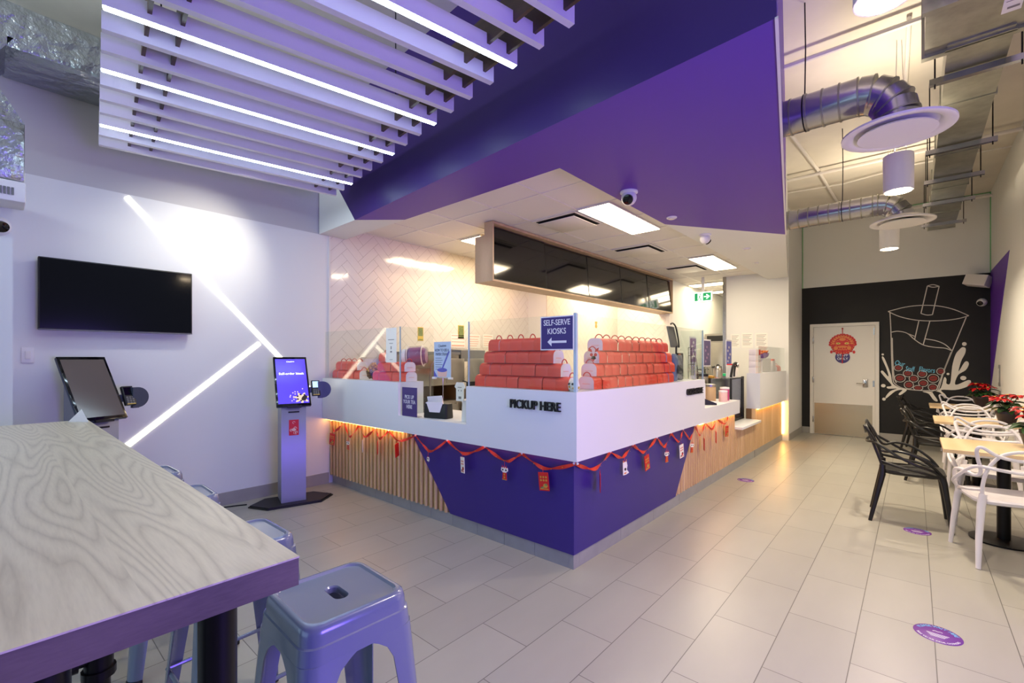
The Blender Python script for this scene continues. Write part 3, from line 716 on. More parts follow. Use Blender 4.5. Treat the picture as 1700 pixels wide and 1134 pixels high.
t = thing('wall_loudspeaker', 'white box loudspeaker mounted high in the corner of the black wall', 'loudspeaker', (.76, YB-.1, 2.6))
b = MB(); b.xf = Mx.Translation((.75, YB-.18, 2.66)) @ Mx.Rotation(R(-28), 4, 'Z') @ Mx.Rotation(R(14), 4, 'Y') @ Mx.Rotation(R(-10), 4, 'X')
b.rbox(-.14, .14, -.09, .09, -.08, .09, .008); b.build('cabinet', 'plastic', t)
c = MB(); c.xf = b.xf; c.box(-.125, .125, -.094, -.0905, -.068, .078); c.build('grille', 'trimw', t)
MB().cyl((.78, YB-.12, 2.66), (.80, YB, 2.66), .015, n=8).build('bracket', 'plastic', t)
t = thing('wall_switch', 'tall pale switch plate on the right wall by the purple triangle', 'switch', (XR, 9.43, 1.1))
MB().rbox(XR-.012, XR, 9.39, 9.47, 1.05, 1.35, .003).build('plate', 'grey', t); MB().rbox(XR-.018, XR-.0121, 9.415, 9.445, 1.1, 1.3, .002).build('rocker', 'trimw', t)
# ------------------------------------------------------------------ service counter
ct = thing('service_counter', 'L shaped white and purple service counter with oak slats, at the centre of the shop', 'counter', (-1.75, 2.62, 0))
XO0, XO1 = -3.657, -2.742       # pickup opening
def wpoly(x0, x1, back): return [(x0, Yc(x0)), (x1, Yc(x1)), (x1, back), (x0, back)]
b = MB()
b.prism(wpoly(XL+.006, XO0, 2.83), .753, 1.218); b.prism(wpoly(XO0, XO1, 3.2), .753, .905); b.prism(wpoly(XO1, XC, 2.85), .753, 1.218)
b.box(-1.96, XC, 2.85, 5.06, .753, 1.218); b.box(-2.30, XC, 5.06, 6.37, .74, .905)
b.build('front_panel', 'white', ct)
def line_x(z): return -3.57 + (.753-z)*.862
def line_y(z): return 4.385 + (z-.103)*.823
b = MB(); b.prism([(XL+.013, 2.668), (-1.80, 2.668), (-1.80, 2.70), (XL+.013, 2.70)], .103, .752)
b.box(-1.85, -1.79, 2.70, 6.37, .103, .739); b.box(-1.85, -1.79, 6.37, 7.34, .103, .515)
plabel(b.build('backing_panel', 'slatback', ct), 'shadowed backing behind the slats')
b = MB(); P_ = .0685
def slat_bar_x(x, z0, zl, zr):
    y = Yb(x); y1 = 2.666; w = .046
    x0, x1 = x, x+w; f = .35
    loopA = [(x0, y1), (x0+.006, y+.008), (x0+.014, y), (x1-.014, y), (x1-.006, y+.008), (x1, y1)]
    n = len(loopA); vs = [(p[0], p[1], z0) for p in loopA] + [(p[0], p[1], zl + (zr-zl)*(p[0]-x0)/w) for p in loopA]
    b.add(vs, [list(range(n))[::-1], list(range(n, 2*n))] + [(i, (i+1) % n, n+(i+1) % n, n+i) for i in range(n)])
x = XL+.02
while x < -3.02:
    z1 = lambda q: min(.752, .753 - (q+3.57)/.862)
    if z1(x+.046) > .12: slat_bar_x(x, .103, z1(x), z1(x+.046))
    x += P_
def slat_bar_y(y, z0l, z0r, z1, bb, xf=-1.745, xb=-1.791):
    w = .046; lp = [(y, xb), (y+.006, xf-.008), (y+.014, xf), (y+w-.014, xf), (y+w-.006, xf-.008), (y+w, xb)]
    n = len(lp); zz = lambda p: z0l + (z0r-z0l)*(p-y)/w
    bb.add([(p[1], p[0], zz(p[0])) for p in lp] + [(p[1], p[0], z1) for p in lp], [list(range(n))[::-1], list(range(n, 2*n))] + [(i, (i+1) % n, n+(i+1) % n, n+i) for i in range(n)])
# aisle side: slats right of the slanted edge (the purple is wider at the top)
b2 = MB(); y = 4.40
while y < 7.28:
    top = .739 if y < 6.33 else .515
    zt = lambda q: min(top, .103 + (q-4.385)/.823)
    lp_y = y; w = .046; lp = [(y, -1.791), (y+.006, -1.753), (y+.014, -1.745), (y+w-.014, -1.745), (y+w-.006, -1.753), (y+w, -1.791)]
    n = len(lp)
    b2.add([(p[1], p[0], .103) for p in lp] + [(p[1], p[0], max(.104, zt(p[0]))) for p in lp], [list(range(n))[::-1], list(range(n, 2*n))] + [(i, (i+1) % n, n+(i+1) % n, n+i) for i in range(n)])
    y += P_
b.build('slat_panel', 'slat', ct); b2.build('slat_panel', 'slat', ct)
b = MB()
q = [(line_x(.752), .752), (line_x(.103), .103)]
N = 8
x0, x1 = -3.57, -3.01
b.prism([(line_x(.752), .752), (-1.745, .752), (-1.745, .103), (line_x(.103), .103)], 2.618, 2.667, 'y')
b.build('purple_panel', 'cpurple', ct)
b = MB().prism([(2.62, .103), (line_y(.103), .103), (line_y(.752), .752), (2.62, .752)], -1.79, -1.742, 'x'); b.build('purple_panel', 'cpurple', ct)
def toe(bb, segs):
    for s_ in segs: bb.box(*s_)
b = MB(); x = XL+.013
while x < -1.80:
    b.box(x, min(x+.297, -1.791), 2.628, 2.665, 0, .1025); x += .30
y = 2.628; b.box(-1.79, -1.750, 2.628, 2.70, 0, .1025); y = 2.702
while y < 7.30:
    b.box(-1.79, -1.750, y, min(y+.597, 7.34), 0, .1025); y += .60
b.build('toe_kick', 'toe', ct)
b = MB(); b.prism([(XL+.02, Yc(XL)+.03), (-3.62, Yc(-3.62)+.03), (-3.62, Yc(-3.62)+.042), (XL+.02, Yc(XL)+.042)], .744, .7529); plabel(b.build('light_strip', 'ledamber', ct), 'glowing amber light strip')
b = MB(); b.box(-1.733, -1.722, 5.0, 6.33, .731, .7399); plabel(b.build('light_strip', 'ledamber', ct), 'glowing amber light strip')
M['ledpink'] = mat('dim_amber_led_strip', (255, 190, 90), .3, emit=4, ecol=(255, 150, 110))
b = MB(); b.prism([(-3.5, Yc(-3.5)+.028), (-1.75, Yc(-1.75)+.028), (-1.75, Yc(-1.75)+.036), (-3.5, Yc(-3.5)+.036)], .746, .7529).box(-1.731, -1.724, 2.66, 4.95, .746, .7529); plabel(b.build('light_strip', 'ledpink', ct), 'dim pink amber light strip')
b = MB().text('PICKUP HERE', .090, (-2.04, Yc(-2.04)-.008, 1.107), (1, .0205, 0), (0, 0, 1), .008, .010, squeeze=.85); plabel(b.build('lettering', 'black', ct), 'raised black lettering PICKUP HERE')
b = MB().text('ORDER HERE', .088, (XC+.008, 4.745, 1.106), (0, 1, 0), (0, 0, 1), .008, .010, squeeze=.86); plabel(b.build('lettering', 'black', ct), 'raised black lettering ORDER HERE')
b = MB().box(XL+.02, -2.32, 3.2, 3.24, 0, .72).box(-2.30, -2.26, 3.2, 6.3, 0, .72); b.build('inner_carcass', 'white', ct)

# far counter by the aisle
ct2 = thing('service_counter', 'white end counter over glowing oak slats at the far end of the aisle', 'counter', (-1.75, 8.3, 0))
MB().box(-1.87, XC, 7.40, 9.195, .70, 1.222).build('front_panel', 'white', ct2)
b = MB(); y = 7.37
while y < 9.10:
    slat_bar_y(y, .103, .103, .699, b, -1.745, -1.80); y += P_
b.build('slat_panel', 'slat', ct2)
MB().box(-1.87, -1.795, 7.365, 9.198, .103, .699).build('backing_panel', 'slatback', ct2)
MB().box(-1.87, -1.748, 7.355, 9.198, 0, .1025).build('toe_kick', 'toe', ct2)
plabel(MB().box(-1.736, -1.724, 7.42, 9.12, .690, .6999).build('light_strip', 'ledamber', ct2), 'glowing amber light strip under the overhang')
plabel(MB().box(-1.745, -1.725, 9.165, 9.19, .12, .68).build('light_strip', 'ledamber', ct2), 'upright glowing amber light strip')
plabel(MB().box(-1.86, -1.80, 7.352, 7.362, .51, .70).build('end_trim', 'slatback', ct2), 'dark wood end trim')
solo(MB().rbox(-1.98, -1.66, 6.385, 7.345, .517, .553, .006), 'serving_ledge', 'white', 'low white ledge between the two counters, below the glass cabinet', 'ledge')
# glass cabinet standing between the counters
t = thing('glass_display_cabinet', 'grey glass fronted display cabinet with black edge between the two counters', 'cabinet', (-2.1, 6.9, 0))
b = MB(); b.box(-2.18, -1.92, 7.36, 7.385, .56, 1.15).box(-2.18, -2.16, 6.78, 7.36, .56, 1.15); b.build('casing', 'grey', t)
MB().box(-2.155, -1.92, 6.78, 6.786, .59, 1.15).box(-2.155, -1.92, 6.79, 7.35, 1.152, 1.160).build('glass_side', 'glass', t)
b = MB(); b.box(-1.92, -1.90, 7.30, 7.385, .553, 1.175).box(-1.925, -1.90, 6.77, 6.79, .56, 1.165).box(-1.92, -1.90, 6.79, 7.30, 1.148, 1.165).box(-2.18, -1.90, 6.77, 7.3, .555, .585); plabel(b.build('frame', 'black', t), 'black frame')
MB().box(-1.915, -1.909, 6.792, 7.298, .586, 1.147).build('glass_front', 'glass', t)
MB().box(-2.155, -1.93, 6.80, 7.35, .84, .85).build('shelf', 'steel', t)

# glass screens standing on the counter
def screen(name, poly, z0, z1, edge, label):
    t = thing('glass_screen', label, 'glass screen', (poly[0][0], poly[0][1], z0), 0, 'clear glass screens on the counters')
    MB().prism(poly, z0, z1).build('pane', 'glass', t)
    for e in edge: MB().box(*e).build('edge', 'glassedge', t)
yl = lambda x, d: Yc(x) + d
def strip(x0, x1, d=.02, th=.008): return [(x0, yl(x0, d)), (x1, yl(x1, d)), (x1, yl(x1, d)+th), (x0, yl(x0, d)+th)]
screen('g', strip(XL+.03, XO0), 1.219, 1.745, [(XO0-.006, XO0+.002, yl(XO0, .018), yl(XO0, .03), 1.219, 1.746)], 'clear glass screen on the left end of the counter')
screen('g', [(XO0+.002, 2.56), (XO0+.010, 2.56), (XO0+.010, 2.95), (XO0+.002, 2.95)], .906, 1.745, [], 'clear glass side screen at the left of the pickup opening')
screen('g', strip(XO1+.012, XC-.02), 1.219, 1.745, [(XO1+.004, XO1+.011, yl(XO1, .018), yl(XO1, .03), 1.219, 1.746), (-1.722, -1.700, 2.585, 2.605, 1.219, 1.752)], 'clear glass screen behind the PICKUP HERE lettering')
screen('g', [(-1.719, 2.608), (-1.711, 2.608), (-1.711, 5.06), (-1.719, 5.06)], 1.219, 1.745, [(-1.722, -1.708, 5.06, 5.068, 1.219, 1.746)], 'long clear glass screen along the aisle side of the counter')
screen('g', [(-1.96, 5.07), (-1.708, 5.07), (-1.708, 5.078), (-1.96, 5.078)], .906, 1.745, [], 'clear glass side screen at the far end of the long counter')
screen('g', [(-1.719, 7.42), (-1.711, 7.42), (-1.711, 9.19), (-1.719, 9.19)], 1.223, 1.62, [], 'low clear glass screen on the far end counter')

# ------------------------------------------------------------------ coral gift boxes
LB, WB, HB = .1165, .135, .094
def box_profile(w, h, r, n=6):
    return [(w/2, 0)] + [(w/2 - r + r*math.cos(a), h - r + r*math.sin(a)) for a in [PI/2*i/n for i in range(n+1)]] + \
           [(-w/2 + r + r*math.cos(a), h - r + r*math.sin(a)) for a in [PI/2 + PI/2*i/n for i in range(n+1)]] + [(-w/2, 0)]
def make_box(label, full):
    t = thing('gift_box', label, 'gift box', (0, 0, 0))
    pr = box_profile(WB, HB, .042); b = MB()
    b.loft([[(x, p[0]*s_, p[1]*s_ if s_ == 1 else p[1]*.985) for p in pr] for x, s_ in ((-LB/2+.001, .975), (-LB/2+.006, 1), (LB/2-.006, 1), (LB/2-.001, .975))], False, False, True)
    b.add([(x, p[0], p[1]) for x in (-LB/2+.006, LB/2-.006) for p in (pr[0], pr[-1])], [(0, 1, 3, 2)])
    b.build('wrap', 'coral', t)
    pe = box_profile(WB*.975, HB*.985, .042)
    for x in ((-1, 1) if full else ()):
        e = MB(); e.prism([(p[0], p[1]) for p in pe], x*(LB/2-.003), x*(LB/2-.001), 'x')
        e.mi = 1
        xx = x*(LB/2-.0004)
        for k in range(7): e.add([(xx, -.034+.0095*k, .035), (xx, -.034+.0095*k+.0065, .035), (xx, -.034+.0095*k+.0065, .041+.002*(k % 2)), (xx, -.034+.0095*k, .041)], [(0, 1, 2, 3)])
        plabel(e.build('end_panel', ['boxwhite', 'pinkp'], t), 'white end panel')
    return t
def handle(t, off=0.):
    return MB().tube([(off, .034*math.cos(a), HB-.012 + .042*math.sin(a)) for a in [PI*i/12 for i in range(13)]], .0042, 6).build('handle', 'coral2', t)
PROTO = {}
def get_box(full, hand):
    k = (full, hand)
    if k not in PROTO:
        t = make_box('x', full)
        if hand: handle(t, {'c': 0., 'p': LB/2-.014, 'm': -LB/2+.014}[hand])
        PROTO[k] = [t, False]
    return PROTO[k]
def place_box(loc, rz, label, group, full, hand):
    e = get_box(full, hand)
    if not e[1]:
        e[1] = True; t = e[0]; t.location = loc; t.rotation_euler = (0, 0, rz); t['label'] = label; t['group'] = group; return t
    return dup(e[0], loc, rz, label, group)
LAY = ['bottom', 'second', 'third', 'top']
def stack(counts, start, axis, z0, name, layname, step, base):
    """rows of boxes; start = near end of each row, axis 'x' runs toward -X, 'y' runs toward +Y"""
    for l, (n, s0) in enumerate(zip(counts, start)):
        for i in range(n):
            top = l == len(counts)-1 or (axis, i) in (('x', 0), ('y', 0))
            hide = l < len(counts)-1 and i > 0
            jig = random.uniform(-.004, .004)
            if axis == 'x': loc = (s0 - LB*(i+.5)*step, base + jig, z0 + (HB+.001)*l); rz = 0
            else: loc = (base + jig, s0 + LB*(i+.5)*step, z0 + (HB+.001)*l); rz = PI/2
            where = {'x': 'from the right', 'y': 'from near end'}[axis]
            lab = 'red gift box, %s %s, %s layer, %s' % (ORD[i], where, layname[l], name)
            hd = 'c' if l == len(counts)-1 else (('p' if axis == 'x' else 'm') if i == 0 and abs(start[l+1]-s0) > .03 else '')
            place_box(loc, rz, lab, 'coral gift boxes in the ' + name, i == 0 or i == n-1, hd)
stack([8, 7, 6, 5], [-1.80, -1.865, -1.93, -1.995], 'x', 1.2195, 'stack above PICKUP HERE', LAY, 1.0, 2.71)
stack([12, 12, 11, 10], [2.88, 2.915, 2.95, 3.0], 'y', 1.2195, 'stack along the aisle side glass', LAY, 1.05, -1.81)
stack([5, 4], [-4.50, -4.545], 'x', 1.2195, 'small stack at the counter far left', ['bottom', 'top'], 1.0, 2.69)
stack([5, 4, 1], [-3.675, -3.70, -4.03], 'x', 1.2195, 'stack behind the white card', ['bottom', 'second', 'top'], 1.0, 2.70)
t = place_box((-1.80, 8.95, 1.2235), PI/2, 'single gift box with red handle on the far end counter', 'gift boxes on the far counter', True, 'c')
place_box((-1.80, 8.80, 1.2235), PI/2, 'single gift box beside the one with the raised handle on the far counter', 'gift boxes on the far counter', True, '')
# lion face sticker and ornaments on the boxes
t = thing('lion_face_charm', 'white lion face charm with red brows on the near end of the aisle box stack', 'ornament', (-1.725, 2.87, 1.44))
b = MB(); o_, r_, u_ = (-1.77, 2.925, 1.455), (1, 0, 0), (0, 0, 1)
b.ellipse((-1.775, 2.93, 1.47), r_, u_, .036, .034); b.ellipse((-1.775, 2.93, 1.44), r_, u_, .022, .024); b.mi = 1
for s_ in (-1, 1):
    b.ellipse((-1.775+s_*.017, 2.928, 1.472), r_, u_, .013, .013, 12); b.add([(-1.775+s_*.01, 2.928, 1.49), (-1.775+s_*.04, 2.928, 1.50), (-1.775+s_*.045, 2.928, 1.525), (-1.775+s_*.018, 2.928, 1.512)], [(0, 1, 2, 3)])
b.ellipse((-1.775, 2.928, 1.432), r_, u_, .008, .008, 10)
b.build('face', ['boxwhite', 'red'], t)
t = thing('lion_figurine', 'small white lion figurine with gold and black patches beside the corner glass post', 'figurine', (-1.745, 2.66, 1.2195))
MB().lathe([(.025, 1.2195), (.038, 1.235), (.042, 1.26), (.03, 1.285), (.01, 1.30)], -1.765, 2.655, 16).build('body', 'boxwhite', t)
b = MB()
for a in (0, 1, 2, 3.2, 4.4, 5.3): b.ball((-1.765+.035*math.cos(a), 2.655+.035*math.sin(a), 1.245+.012*math.sin(a*3)), .011, 8, 6)
b.build('patches', 'gold', t)
b = MB()
for a in (-1.2, -.5, -2.0): b.ball((-1.765+.037*math.cos(a), 2.655+.037*math.sin(a), 1.27), .009, 8, 6)
b.build('spots', 'black', t)
t = thing('pinecone_ornament', 'gold and dark brown pinecone ornament leaning on the middle box stack', 'ornament', (-4.27, 2.68, 1.2195))
b = MB(); c = MB(); random.seed(3)
for i in range(46):
    a = i*2.4; h = i/46; r = .055*math.sin(PI*(.15+.8*h))
    (b if h > .45 else c).ball((-4.34+r*math.cos(a)+.03*h, 2.68+r*math.sin(a), 1.235+.155*h), .016, 8, 6)
b.build('gold_half', 'gold', t); c.build('dark_half', 'slatback', t)

# ------------------------------------------------------------------ ribbon garland and cards
pkL = [(XL+.03, .735), (-4.994, .731), (-4.716, .735), (-4.404, .741), (-4.1, .735), (-3.873, .735), (-3.446, .735), (-3.012, .741), (-2.561, .743), (-2.182, .742), (-1.70, .738)]
vaL = [(-4.923, .62), (-4.593, .593), (-4.299, .626), (-4.028, .639), (-3.71, .655), (-3.24, .617), (-2.8, .655), (-2.334, .662), (-1.972, .664)]
pkR = [(2.595, .738), (3.087, .741), (3.455, .741), (3.919, .738), (4.232, .741), (4.531, .738), (4.862, .738), (5.168, .738), (5.576, .735), (5.996, .729)]
vaR = [(2.864, .652), (3.268, .667), (3.657, .649), (4.082, .632), (4.428, .63), (4.72, .62), (5.011, .617), (5.4, .641), (5.877, .65)]
t = thing('ribbon_garland', 'shiny red ribbon garland draped in loops under the white counter edge', 'garland', (-1.72, 2.58, .6))
def ribbon(p, v, q, tow, w=.027):
    pts = catmull([(p[0], p[1], 0), ((p[0]+v[0])/2, (p[1]*.48+v[1]*.52)-.008, 0), (v[0], v[1], 0), ((q[0]+v[0])/2, (q[1]*.46+v[1]*.54)-.006, 0), (q[0], q[1], 0)], 6)
    b = MB(); L = []; N = len(pts)
    for i, c in enumerate(pts):
        tw = .5 + .5*math.sin(i*.55 + p[0]*9)
        ww = w*(.35 + .65*abs(math.cos(i*.35 + v[0]*5)))
        L.append([tow(c.x, c.y + ww/2, .004 + .010*tw), tow(c.x, c.y - ww/2, .012 - .008*tw)])
    vs = [x for l in L for x in l] + [tuple(V(x) + (V(tow(0, 0, .0012)) - V(tow(0, 0, 0)))) for l in L for x in l]
    M_ = 2*N
    b.add(vs, [(2*i, 2*i+1, 2*i+3, 2*i+2) for i in range(N-1)] + [(M_+2*i, M_+2*i+2, M_+2*i+3, M_+2*i+1) for i in range(N-1)], True)
    b.mi = 1
    for i in range(3, N-2, 4):
        c = pts[i]; b.ellipse(tow(c.x, c.y, .022), V(tow(1, 0, 0))-V(tow(0, 0, 0)), (0, 0, 1), .005, .003, 6)
    b.build('ribbon', ['ribbon', 'gold'], t)
tL = lambda x, z, h: (x, Yb(x) - .018 - h, z)
tR = lambda y, z, h: (-1.732 + h, y, z)
pk2 = pkL[1:]
for i in range(9): ribbon(pk2[i], vaL[i], pk2[i+1], tL)
for i in range(9): ribbon(pkR[i], vaR[i], pkR[i+1], tR)
b = MB()
for p in pk2: b.ball(tL(p[0], p[1], .008), .009, 8, 6)
for p in pkR: b.ball(tR(p[0], p[1], .008), .009, 8, 6)
b.build('clips', 'boxwhite', t)

def card_tag(kind, o, ang, tilt, label, grp, h0=0.0):
    """hanging card; ang = heading of its right-hand edge"""
    cat = 'lion tag' if kind == 'lion' else ('ox tag' if kind == 'ox' else ('mask tag' if kind == 'mask' else 'red card' if kind == 'red' else 'white card'))
    t = thing({'lion': 'lion_tag', 'ox': 'ox_tag', 'mask': 'mask_tag', 'red': 'envelope_tag', 'white': 'greeting_tag'}[kind], label, cat, o, 0, grp)
    rot = Mx.Translation(V(o)) @ Mx.Rotation(ang, 4, 'Z') @ Mx.Rotation(tilt, 4, 'Y')
    def nb(): q = MB(); q.xf = rot; return q
    f = -.0021
    if kind in ('red', 'white'):
        w, h = .042, .125
        nb().box(-w, w, -.002, .002, -h-.015, -.012).build('card', 'red' if kind == 'red' else 'paper', t)
        q = nb(); q.mi = 0
        for k in range(6): q.ellipse((-.022+.022*(k % 3), f, -.045-.022*(k//3)), (1, 0, 0), (0, 0, 1), .008, .008, 8)
        q.ellipse((.012, f, -.105), (1, 0, 0), (0, 0, 1), .02, .016, 12); q.line([(-.035, -.128), (.035, -.128)], .006, lambda a, c: (a, f, c)); q.mi = 1; q.ellipse((.018, f-.0003, -.098), (1, 0, 0), (0, 0, 1), .01, .009, 8)
        q.ellipse((-.014, f-.0003, -.118), (1, 0, 0), (0, 0, 1), .016, .006, 8)
        q.build('print', ['gold' if kind == 'red' else 'red', 'greenp' if kind == 'red' else 'black'], t)
    elif kind == 'lion':
        q = nb(); q.prism([(-.022, -.125), (.022, -.125), (.017, -.062), (-.017, -.062)], -.002, .002, 'y'); q.build('tabard', 'red', t)
        q = nb(); q.prism([(-.034, -.055), (-.03, -.034), (0, -.028), (.03, -.034), (.034, -.055), (.015, -.070), (-.015, -.070)], -.003, .003, 'y'); q.build('face', 'paper', t)
        q = nb(); q.mi = 0
        for s_ in (-1, 1): q.ellipse((s_*.016, -.0032, -.050), (1, 0, 0), (0, 0, 1), .009, .007, 8)
        q.mi = 1
        for s_ in (-1, 0, 1): q.add([(s_*.018-.007, -.0032, -.036), (s_*.018+.007, -.0032, -.036), (s_*.022, -.0032, -.010)], [(0, 1, 2)])
        q.mi = 2; q.ellipse((0, -.0022, -.085), (1, 0, 0), (0, 0, 1), .008, .008, 8); q.ellipse((0, -.0022, -.106), (1, 0, 0), (0, 0, 1), .008, .008, 8); q.line([(-.022, -.123), (.022, -.123)], .006, lambda a, c: (a, -.0022, c))
        q.build('print', ['black', 'red', 'gold'], t)
    elif kind == 'ox':
        q = nb(); q.prism([(-.022, -.02), (.022, -.02), (.028, -.055), (.018, -.085), (.042, -.115), (.005, -.122), (-.030, -.12), (-.026, -.075)], -.002, .002, 'y'); q.build('body', 'paper', t)
        q = nb(); q.ellipse((0, -.0022, -.078), (1, 0, 0), (0, 0, 1), .012, .012, 10); q.mi = 1
        for s_ in (-1, 1): q.add([(s_*.012-.007, -.0022, -.022), (s_*.012+.007, -.0022, -.022), (s_*.024, -.0022, .002)], [(0, 1, 2)])
        q.ellipse((-.004, -.0022, -.108), (1, 0, 0), (0, 0, 1), .016, .006, 8); q.build('print', ['black', 'goldp'], t)
    else:
        q = nb(); q.lathe_at([(.024, 0), (.024, .003)], (0, .0015, -.055), 16, (0, -1, 0)); q.xf = rot @ Mx.Diagonal((1, 1, 1.5, 1)); q.build('face', 'paper', t)
        q = nb()
        for s_ in (-1, 1): q.ellipse((s_*.009, -.0022, -.05), (1, 0, 0), (0, 0, 1), .006, .008, 8)
        q.ellipse((0, -.0022, -.075), (1, 0, 0), (0, 0, 1), .01, .005, 8); q.mi = 1; q.ellipse((0, -.0022, -.032), (1, 0, 0), (0, 0, 1), .014, .005, 8); q.build('print', ['black', 'red'], t)
    q = MB(); q.tube([V(o), V(o)+V((0, 0, .012))], .0015, 5); q.tube([V(o)+V((0, 0, -.02)), V(o)], .0015, 5); q.build('string', 'ribbon', t)
gL, gR = 'cards hanging on the ribbon garland, left side', 'cards hanging on the ribbon garland, aisle side'
KL = [('red', 12, 6, 'red card hanging at the left end of the garland beside the kiosk terminal'), ('lion', 0, 0, 'white and orange lion tag hanging second from the left over the oak slats'),
      ('white', -36, 0, 'narrow white card seen edge-on over the slats, between the lion tag and a red edge'), ('red', -37, 0, 'thin red card seen edge-on over the oak slats'),
      ('red', -58, 6, 'turned red card hanging just left of the purple panel edge'), ('mask', -12, 0, 'small white oval mask tag hanging first on the purple panel'),
      ('white', -22, -6, 'turned white card hanging on purple between the mask and the lion tag'), ('lion', 0, 0, 'lion tag hanging on purple below the PICKUP HERE lettering'),
      ('red', 4, -6, 'large red card hanging nearest the counter corner')]
KR = [('red', 124, 0, 'dark card seen edge-on just past the counter corner on the aisle side'), ('ox', 78, -6, 'white ox tag hanging second from the corner on the aisle side'),
      ('red', 88, -10, 'wide red card with gold print hanging on the aisle side purple panel'), ('lion', 80, 0, 'lion tag hanging between the red and white cards on the aisle side'),
      ('white', 86, -6, 'white card hanging between two lion tags on the aisle side'), ('lion', 80, 4, 'small lion tag at the slanted edge of the aisle side purple'),
      ('red', 116, 0, 'narrow red card seen edge-on, first on the aisle side slats'), ('red', 114, 0, 'narrow red card seen edge-on, second on the aisle side slats'),
      ('red', 85, 2, 'red card hanging at the far end of the garland by the low ledge')]
for (x, z), (k, a, ti, lab) in zip(vaL, KL): card_tag(k, tL(x, z-.012, .03), R(a), R(ti), lab, gL)
for (y, z), (k, a, ti, lab) in zip(vaR, KR): card_tag(k, tR(y, z-.012, .03 if k != 'red' or a < 100 else .05), R(a), R(ti), lab, gR)

# ------------------------------------------------------------------ signs on the counter
def sign_xz(x0, x1, y, z0, z1): pass
t = thing('kiosk_sign', 'purple SELF-SERVE KIOSKS sign with white arrow on the glass corner post', 'sign', (-1.85, 2.56, 1.5))
y = 2.578
MB().box(-1.993, -1.712, y-.004, y, 1.503, 1.738).build('border', 'signw', t)
MB().box(-1.985, -1.720, y-.0052, y-.0041, 1.511, 1.730).build('panel', 'sign', t)
b = MB().text('SELF-SERVE', .056, (-1.852, y-.0065, 1.692), (1, 0, 0), (0, 0, 1), .0006, .008, squeeze=.82).text('KIOSKS', .056, (-1.852, y-.0065, 1.632), (1, 0, 0), (0, 0, 1), .0006, .008, squeeze=.86)
b.prism([(-1.93, 1.56), (-1.895, 1.59), (-1.895, 1.568), (-1.77, 1.568), (-1.77, 1.552), (-1.895, 1.552), (-1.895, 1.53)], y-.0068, y-.0055, 'y'); b.build('lettering', 'signw', t)
t = thing('pickup_sign', 'purple PICK UP YOUR TEA HERE sign standing at the left of the pickup opening', 'sign', (-3.44, 2.57, .906))
xf = Mx.Translation((-3.47, 2.60, .906))
b = MB(); b.box(-3.625, -3.40, 2.556, 2.561, .907, 1.175); b.build('panel', 'sign', t)
b = MB()
for s_, zz in (('PICK UP', 1.085), ('YOUR TEA', 1.04), ('HERE', .995)): b.text(s_, .048, (-3.512, 2.5545, zz), (1, 0, 0), (0, 0, 1), .0006, .010, squeeze=.8)
b.build('lettering', 'signw', t)
MB().box(-3.63, -3.38, 2.5615, 2.60, .9055, .9145).build('stand', 'clearp', t)
t = thing('white_notice_card', 'white notice card in an acrylic holder on the left glass screen', 'sign', (-3.73, 2.52, 1.43))
b = MB(); b.box(-3.845, -3.675, 2.526, 2.530, 1.405, 1.735); b.build('card', 'paper', t)
b = MB(); b.box(-3.81, -3.71, 2.5255, 2.5259, 1.62, 1.626).box(-3.79, -3.73, 2.5255, 2.5259, 1.585, 1.590).box(-3.767, -3.753, 2.5255, 2.5259, 1.53, 1.56).box(-3.775, -3.745, 2.5255, 2.5259, 1.50, 1.515).box(-3.785, -3.735, 2.5255, 2.5259, 1.43, 1.434); b.build('print', 'ink', t)
t = thing('straw_poster', 'pale blue HOW TO USE A PAPER STRAW poster on a wire stand in the opening', 'sign', (-3.33, 2.8, .905))
y = 2.80; xa, xb = -3.455, -3.215
MB().box(xa, xb, y, y+.006, 1.265, 1.60).build('poster', 'posterbl', t)
b = MB().text('Chatime', .034, (-3.335, y-.001, 1.562), (1, 0, .04), (-.1, 0, 1), .0004, .004)
for s_, zz in (('HOW TO USE A', 1.520), ('PAPER STRAW', 1.482)): b.text(s_, .038, (-3.34, y-.001, zz), (1, 0, 0), (0, 0, 1), .0004, .006, squeeze=.74)
for k in range(6): b.box(-3.435, -3.345 + .015*(k % 2), y-.0008, y-.0004, 1.445-.021*k, 1.449-.021*k)
b.build('lettering', 'navyink', t)
b = MB(); b.mi = 0; b.prism([(-3.345, 1.345), (-3.325, 1.345), (-3.228, 1.505), (-3.243, 1.515)], y-.0016, y-.0005, 'y'); b.ellipse((-3.335, y-.0012, 1.335), (1, 0, 0), (0, 0, 1), .072, .02)
b.prism([(xa, 1.27), (xa+.05, 1.27), (xa, 1.33)], y-.0009, y-.0004, 'y'); b.mi = 1; b.prism([(-3.407, 1.33), (-3.263, 1.33), (-3.275, 1.27), (-3.395, 1.27)], y-.0010, y-.0004, 'y'); b.build('picture', ['periw', 'peach'], t)
b = MB()
for x in (-3.45, -3.22): b.rbox(x-.025, x+.025, y-.01, y+.015, 1.248, 1.268, .003)
b.build('clip', 'plastic', t)
b = MB(); b.tube([(-3.335, y+.01, 1.26), (-3.335, y+.01, .912)], .004, 6); b.lathe([(.05, .9055), (.05, .911)], -3.335, y+.01, 20); b.tube([(-3.44, y+.01, 1.258), (-3.23, y+.01, 1.258)], .004, 6); b.build('wire_stand', 'chrome', t)

